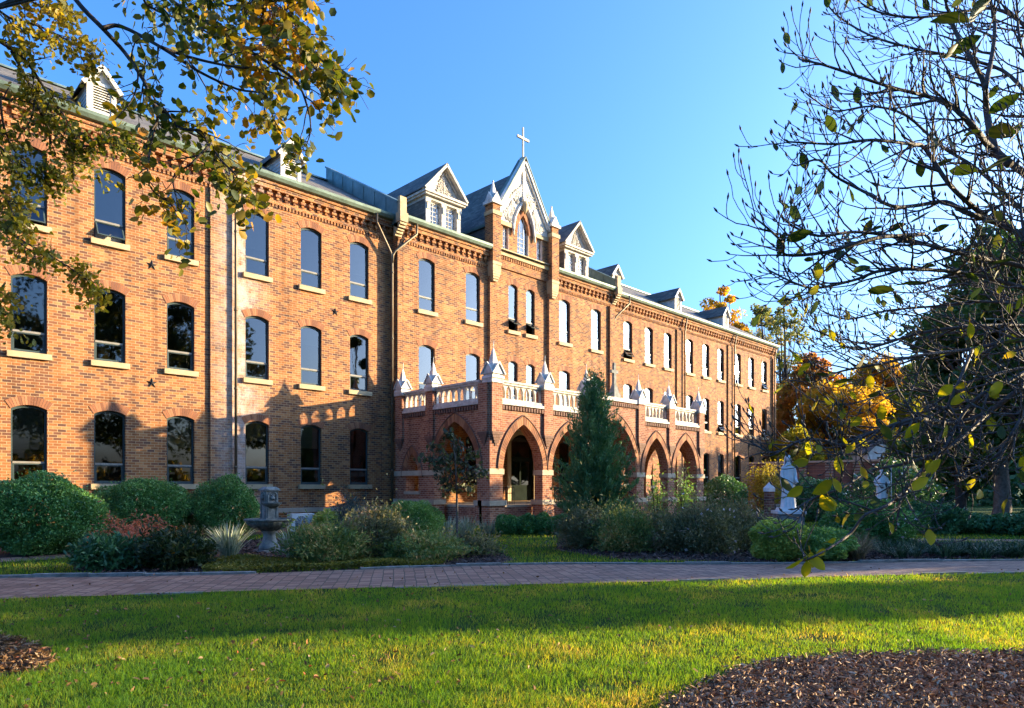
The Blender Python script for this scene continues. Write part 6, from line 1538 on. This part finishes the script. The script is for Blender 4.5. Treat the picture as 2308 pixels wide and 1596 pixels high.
    big = [(2140, 45, 4.7, 80), (2205, 20, 4.6, 70), (2175, 100, 4.6, 60), (2130, 130, 4.5, 60), (2262, 235, 4.2, 62), (2255, 297, 4.2, 74), (2240, 375, 4.1, 82), (2250, 438, 4.2, 76), (2170, 385, 4.3, 52), (2120, 370, 4.4, 44), (2090, 240, 4.8, 22), (1800, 532, 3.8, 48), (1878, 545, 4.1, 28), (1822, 585, 3.9, 20), (2020, 512, 4.3, 36), (1948, 495, 4.2, 22), (1975, 515, 4.2, 24), (2075, 490, 4.3, 50), (2120, 515, 4.4, 36), (1940, 607, 4.0, 36), (1985, 655, 4.2, 52), (2045, 640, 4.2, 56), (1797, 664, 4.0, 20), (2190, 300, 4.4, 30), (2230, 500, 4.3, 40), (2260, 590, 4.3, 46), (1925, 785, 4.3, 30), (1900, 860, 4.3, 40), (1850, 845, 4.3, 36), (1870, 780, 4.3, 30), (2280, 770, 4.2, 50), (2240, 720, 4.3, 40), (1880, 965, 3.9, 38), (2090, 600, 4.4, 34), (2300, 520, 4.2, 44), (2200, 660, 4.3, 38)]
    for x, y, z, s in big:
        p = PX(x, y, z); ln = s / 1538 * z * 1.15; a = rr.uniform(-0.6, 0.3); rt = Vector((0.707, -0.707, 0))
        d = rt * -math.cos(a) + Vector((0, 0, math.sin(a))) + Vector((rr.gauss(0, .4), rr.gauss(0, .4), -.15))
        big_leaf(g, p - d.normalized() * ln / 2, d, ln, ln * rr.uniform(0.42, 0.55), Vector((rr.gauss(0, .6), rr.gauss(0, .6), 1)))
    yel = [(1790, 1270, 3.4, 42, -2.6), (1815, 1282, 3.4, 38, -1.6), (1840, 1268, 3.4, 42, -0.7), (1850, 1245, 3.42, 26, 0.4), (1828, 1262, 3.43, 34, -1.2), (1862, 1135, 3.6, 46, -0.9), (1855, 1098, 3.65, 50, -2.5), (1885, 1094, 3.6, 34, -1.2), (1873, 1135, 3.6, 34, -1.1), (1792, 1108, 3.7, 40, 0.5), (1945, 1067, 3.7, 30, -1.2), (1803, 1043, 3.8, 38, 0.3), (2008, 1190, 3.4, 26, -1.4), (1875, 1218, 3.4, 22, 0.2), (2186, 745, 4.1, 34, -1.4), (2130, 880, 4.0, 34, 0.6), (2232, 955, 3.9, 32, -1.2), (2275, 800, 4.0, 26, 0.4), (2305, 1045, 3.7, 36, -1.5), (1960, 860, 4.2, 30, -1), (1985, 930, 4.1, 36, -0.7), (1925, 950, 4.0, 34, 0.3), (1915, 1010, 3.9, 30, 0.8), (2010, 958, 4.1, 30, 1.0), (2165, 870, 4.1, 26, 0.2), (2240, 890, 4.0, 28, -0.4), (2205, 790, 4.2, 26, 1.2), (2085, 1068, 3.8, 22, 0.4), (1868, 905, 4.0, 26, -0.5)]
    for x, y, z, s, a in yel:
        p = PX(x, y, z); ln = s / 1538 * z * 1.1; rt = Vector((0.707, -0.707, 0)); d = rt * math.cos(a) + Vector((0, 0, math.sin(a))) + Vector((rr.gauss(0, .2), rr.gauss(0, .2), 0))
        big_leaf(y_, p - d.normalized() * ln / 2, d, ln, ln * rr.uniform(0.5, 0.62), Vector((-.7 + rr.gauss(0, .3), -.7 + rr.gauss(0, .3), rr.gauss(0, .4))))
    for p, d, lv, q in tips:                         # small ones scattered through the crown
        if rr.random() < (0.10 if p.z < 3.2 else 0.055) and p.z > 1.2:
            ln = rr.uniform(0.06, 0.12); big_leaf(y_ if (p.z < 3.0 and rr.random() < 0.55) else g, p, Vector((rr.gauss(0, .5), rr.gauss(0, .5), -.8)), ln, ln * 0.5, Vector((rr.gauss(0, 1), rr.gauss(0, 1), .4)))
    g.build('green_leaves', mat_g, root); y_.build('yellow_leaves', mat_y, root)
magnolia()

def left_tree():
    c = CW(-6.6, 6.7, 0); root = empty('autumn_tree', c, 'overhanging tree with green and orange autumn leaves at the upper left', 'tree')
    rr = random.Random(5); mb = MB()
    tr = catmull([c, c + Vector((.05, 0, 1.5)), c + Vector((.1, .05, 3.5)), c + Vector((.3, .1, 5.5)), c + Vector((.4, .2, 7.5))], 5); mb.tube(tr, [0.24 - 0.13 * i / 20 for i in range(21)], 10)
    T = lambda h: c + Vector((0.15, 0.05, h))
    near = [
        (5.6, 5.6, 4.9, .026, [(120, -90), (171, 0), (231, 64), (282, 120), (325, 184), (342, 231), (376, 256), (410, 290), (453, 295), (474, 325), (500, 363), (530, 393), (540, 420), (548, 470)]),
        (None, 5.3, 4.9, .018, [(231, 64), (273, 60), (363, 107), (449, 162), (534, 201), (598, 214), (615, 265), (640, 310)]),
        (5.9, 5.4, 5.0, .022, [(300, -90), (385, 0), (491, 64), (568, 120), (641, 128), (726, 162), (782, 188)]),
        (5.9, 5.3, 4.9, .018, [(400, -80), (470, -10), (555, 26), (620, 24), (668, 10)]),
        (None, 5.1, 4.8, .014, [(568, 120), (662, 179), (692, 239), (700, 290), (690, 330)]),
        (None, 5.1, 4.8, .012, [(346, 235), (355, 265), (342, 320), (333, 385), (342, 427), (385, 461), (410, 500)]),
        (None, 5.2, 5.1, .014, [(363, 107), (430, 130), (520, 150), (600, 160), (680, 190), (740, 225)]),
        (5.7, 5.8, 5.6, .016, [(260, -80), (330, 10), (420, 50), (500, 95), (560, 170), (600, 245)]),
        (None, 5.0, 4.7, .010, [(474, 325), (430, 370), (390, 400), (405, 470), (425, 520)]),
        (None, 5.0, 4.7, .010, [(282, 120), (310, 160), (300, 220), (260, 270)]),
        (6.0, 5.0, 4.6, .014, [(520, -70), (600, 0), (660, 50), (700, 110), (760, 170)]),
    ]
    far = [
        (4.2, 6.6, 7.4, .030, [(-60, 60), (0, 94), (60, 140), (110, 215), (150, 270), (165, 310), (160, 345)]),
        (None, 6.9, 7.2, .018, [(26, 115), (56, 171), (77, 222), (68, 273), (43, 308), (20, 340)]),
        (4.0, 6.8, 7.6, .020, [(-60, 200), (0, 222), (85, 239), (150, 316), (205, 329), (265, 299), (290, 320)]),
        (5.0, 6.4, 7.0, .020, [(-60, 0), (20, 40), (90, 60), (150, 90), (190, 110), (215, 130)]),
        (5.2, 6.4, 7.0, .018, [(-40, -50), (60, 0), (120, 20), (180, 40)]),
        (None, 7.0, 7.4, .014, [(85, 239), (110, 300), (120, 350), (180, 370), (230, 380)]),
        (None, 6.8, 7.2, .014, [(0, 222), (10, 290), (40, 350), (90, 390), (110, 420)]),
        (3.0, 6.8, 7.0, .018, [(-80, 470), (0, 504), (43, 538), (107, 573), (162, 607), (205, 641), (222, 671)]),
        (3.2, 6.8, 6.6, .014, [(-80, 380), (-20, 405), (10, 440), (30, 480), (40, 505)]),
        (None, 6.8, 7.0, .010, [(20, 515), (60, 560), (110, 580), (170, 600)]),
        (3.6, 6.6, 7.2, .016, [(-80, 250), (0, 330), (60, 380), (100, 400), (130, 390)]),
        (2.6, 6.8, 6.6, .008, [(-80, 620), (-30, 650), (0, 690), (5, 730)]),
    ]
    def leaves_on(limbs, tw, n, per, size, off, out, up, keep=1.0, spread=0.09):
        for hh, z0, z1, r, px in limbs:
            tips = []; k = len(px); P = [PX(x, y, z0 + (z1 - z0) * (i / (k - 1)) + 0.09 * math.sin(i * 2.1 + z0 * 7)) for i, (x, y) in enumerate(px)]
            if hh is not None: P = [T(hh), T(hh).lerp(P[0], 0.55) + Vector((0, 0, 0.1))] + P
            grow(mb, catmull(P, 4), r, 0.003, 2, rr, tips, tw, n, up, R(45), 0.16, 0.12 if hh is None else 0.35)
            for p, d, lv, q in tips:
                for j in range(per if lv == 1 else per * 2):
                    b = q[rr.randint(1, len(q) - 1)]; out.append((b.x + rr.gauss(0, spread * .5), b.y + rr.gauss(0, spread * .5), b.z + rr.gauss(-spread * .3, spread * .5)))
    A = []; B_ = []
    leaves_on(near, 0.52, 5.4, 3, .07, 0, A, -0.05)
    leaves_on(far, 0.40, 8.0, 5, .05, 0, B_, -0.03)
    mb.build('branches', M['bark_dark'], root)
    m1 = island('autumn_leaf', [(0, (0.03, 0.06, 0.014)), (0.4, (0.075, 0.10, 0.02)), (0.62, (0.22, 0.19, 0.025)), (0.82, (0.48, 0.29, 0.035)), (1, (0.50, 0.16, 0.03))], 0.45, 0.5, 0.9, 0.35, (1.35, 1.2, 0.35))
    m2 = island('small_autumn_leaf', [(0, (0.04, 0.065, 0.014)), (0.35, (0.12, 0.13, 0.02)), (0.65, (0.34, 0.27, 0.03)), (1, (0.55, 0.34, 0.035))], 0.5, 0.5, 0.7, 0.3, (1.35, 1.2, 0.35))
    n1 = link('near_leaves', leaf_mesh('near_leaves', np.array(A), 0.070, m1, 0.72, up=-0.5, wide=0.56, fold=0.08), root)
    n2 = link('far_leaves', leaf_mesh('far_leaves', np.array(B_), 0.056, m2, 0.66, up=-0.4, wide=0.55, fold=0.08), root)
    print('LEAVES', len(A), len(B_))
left_tree()
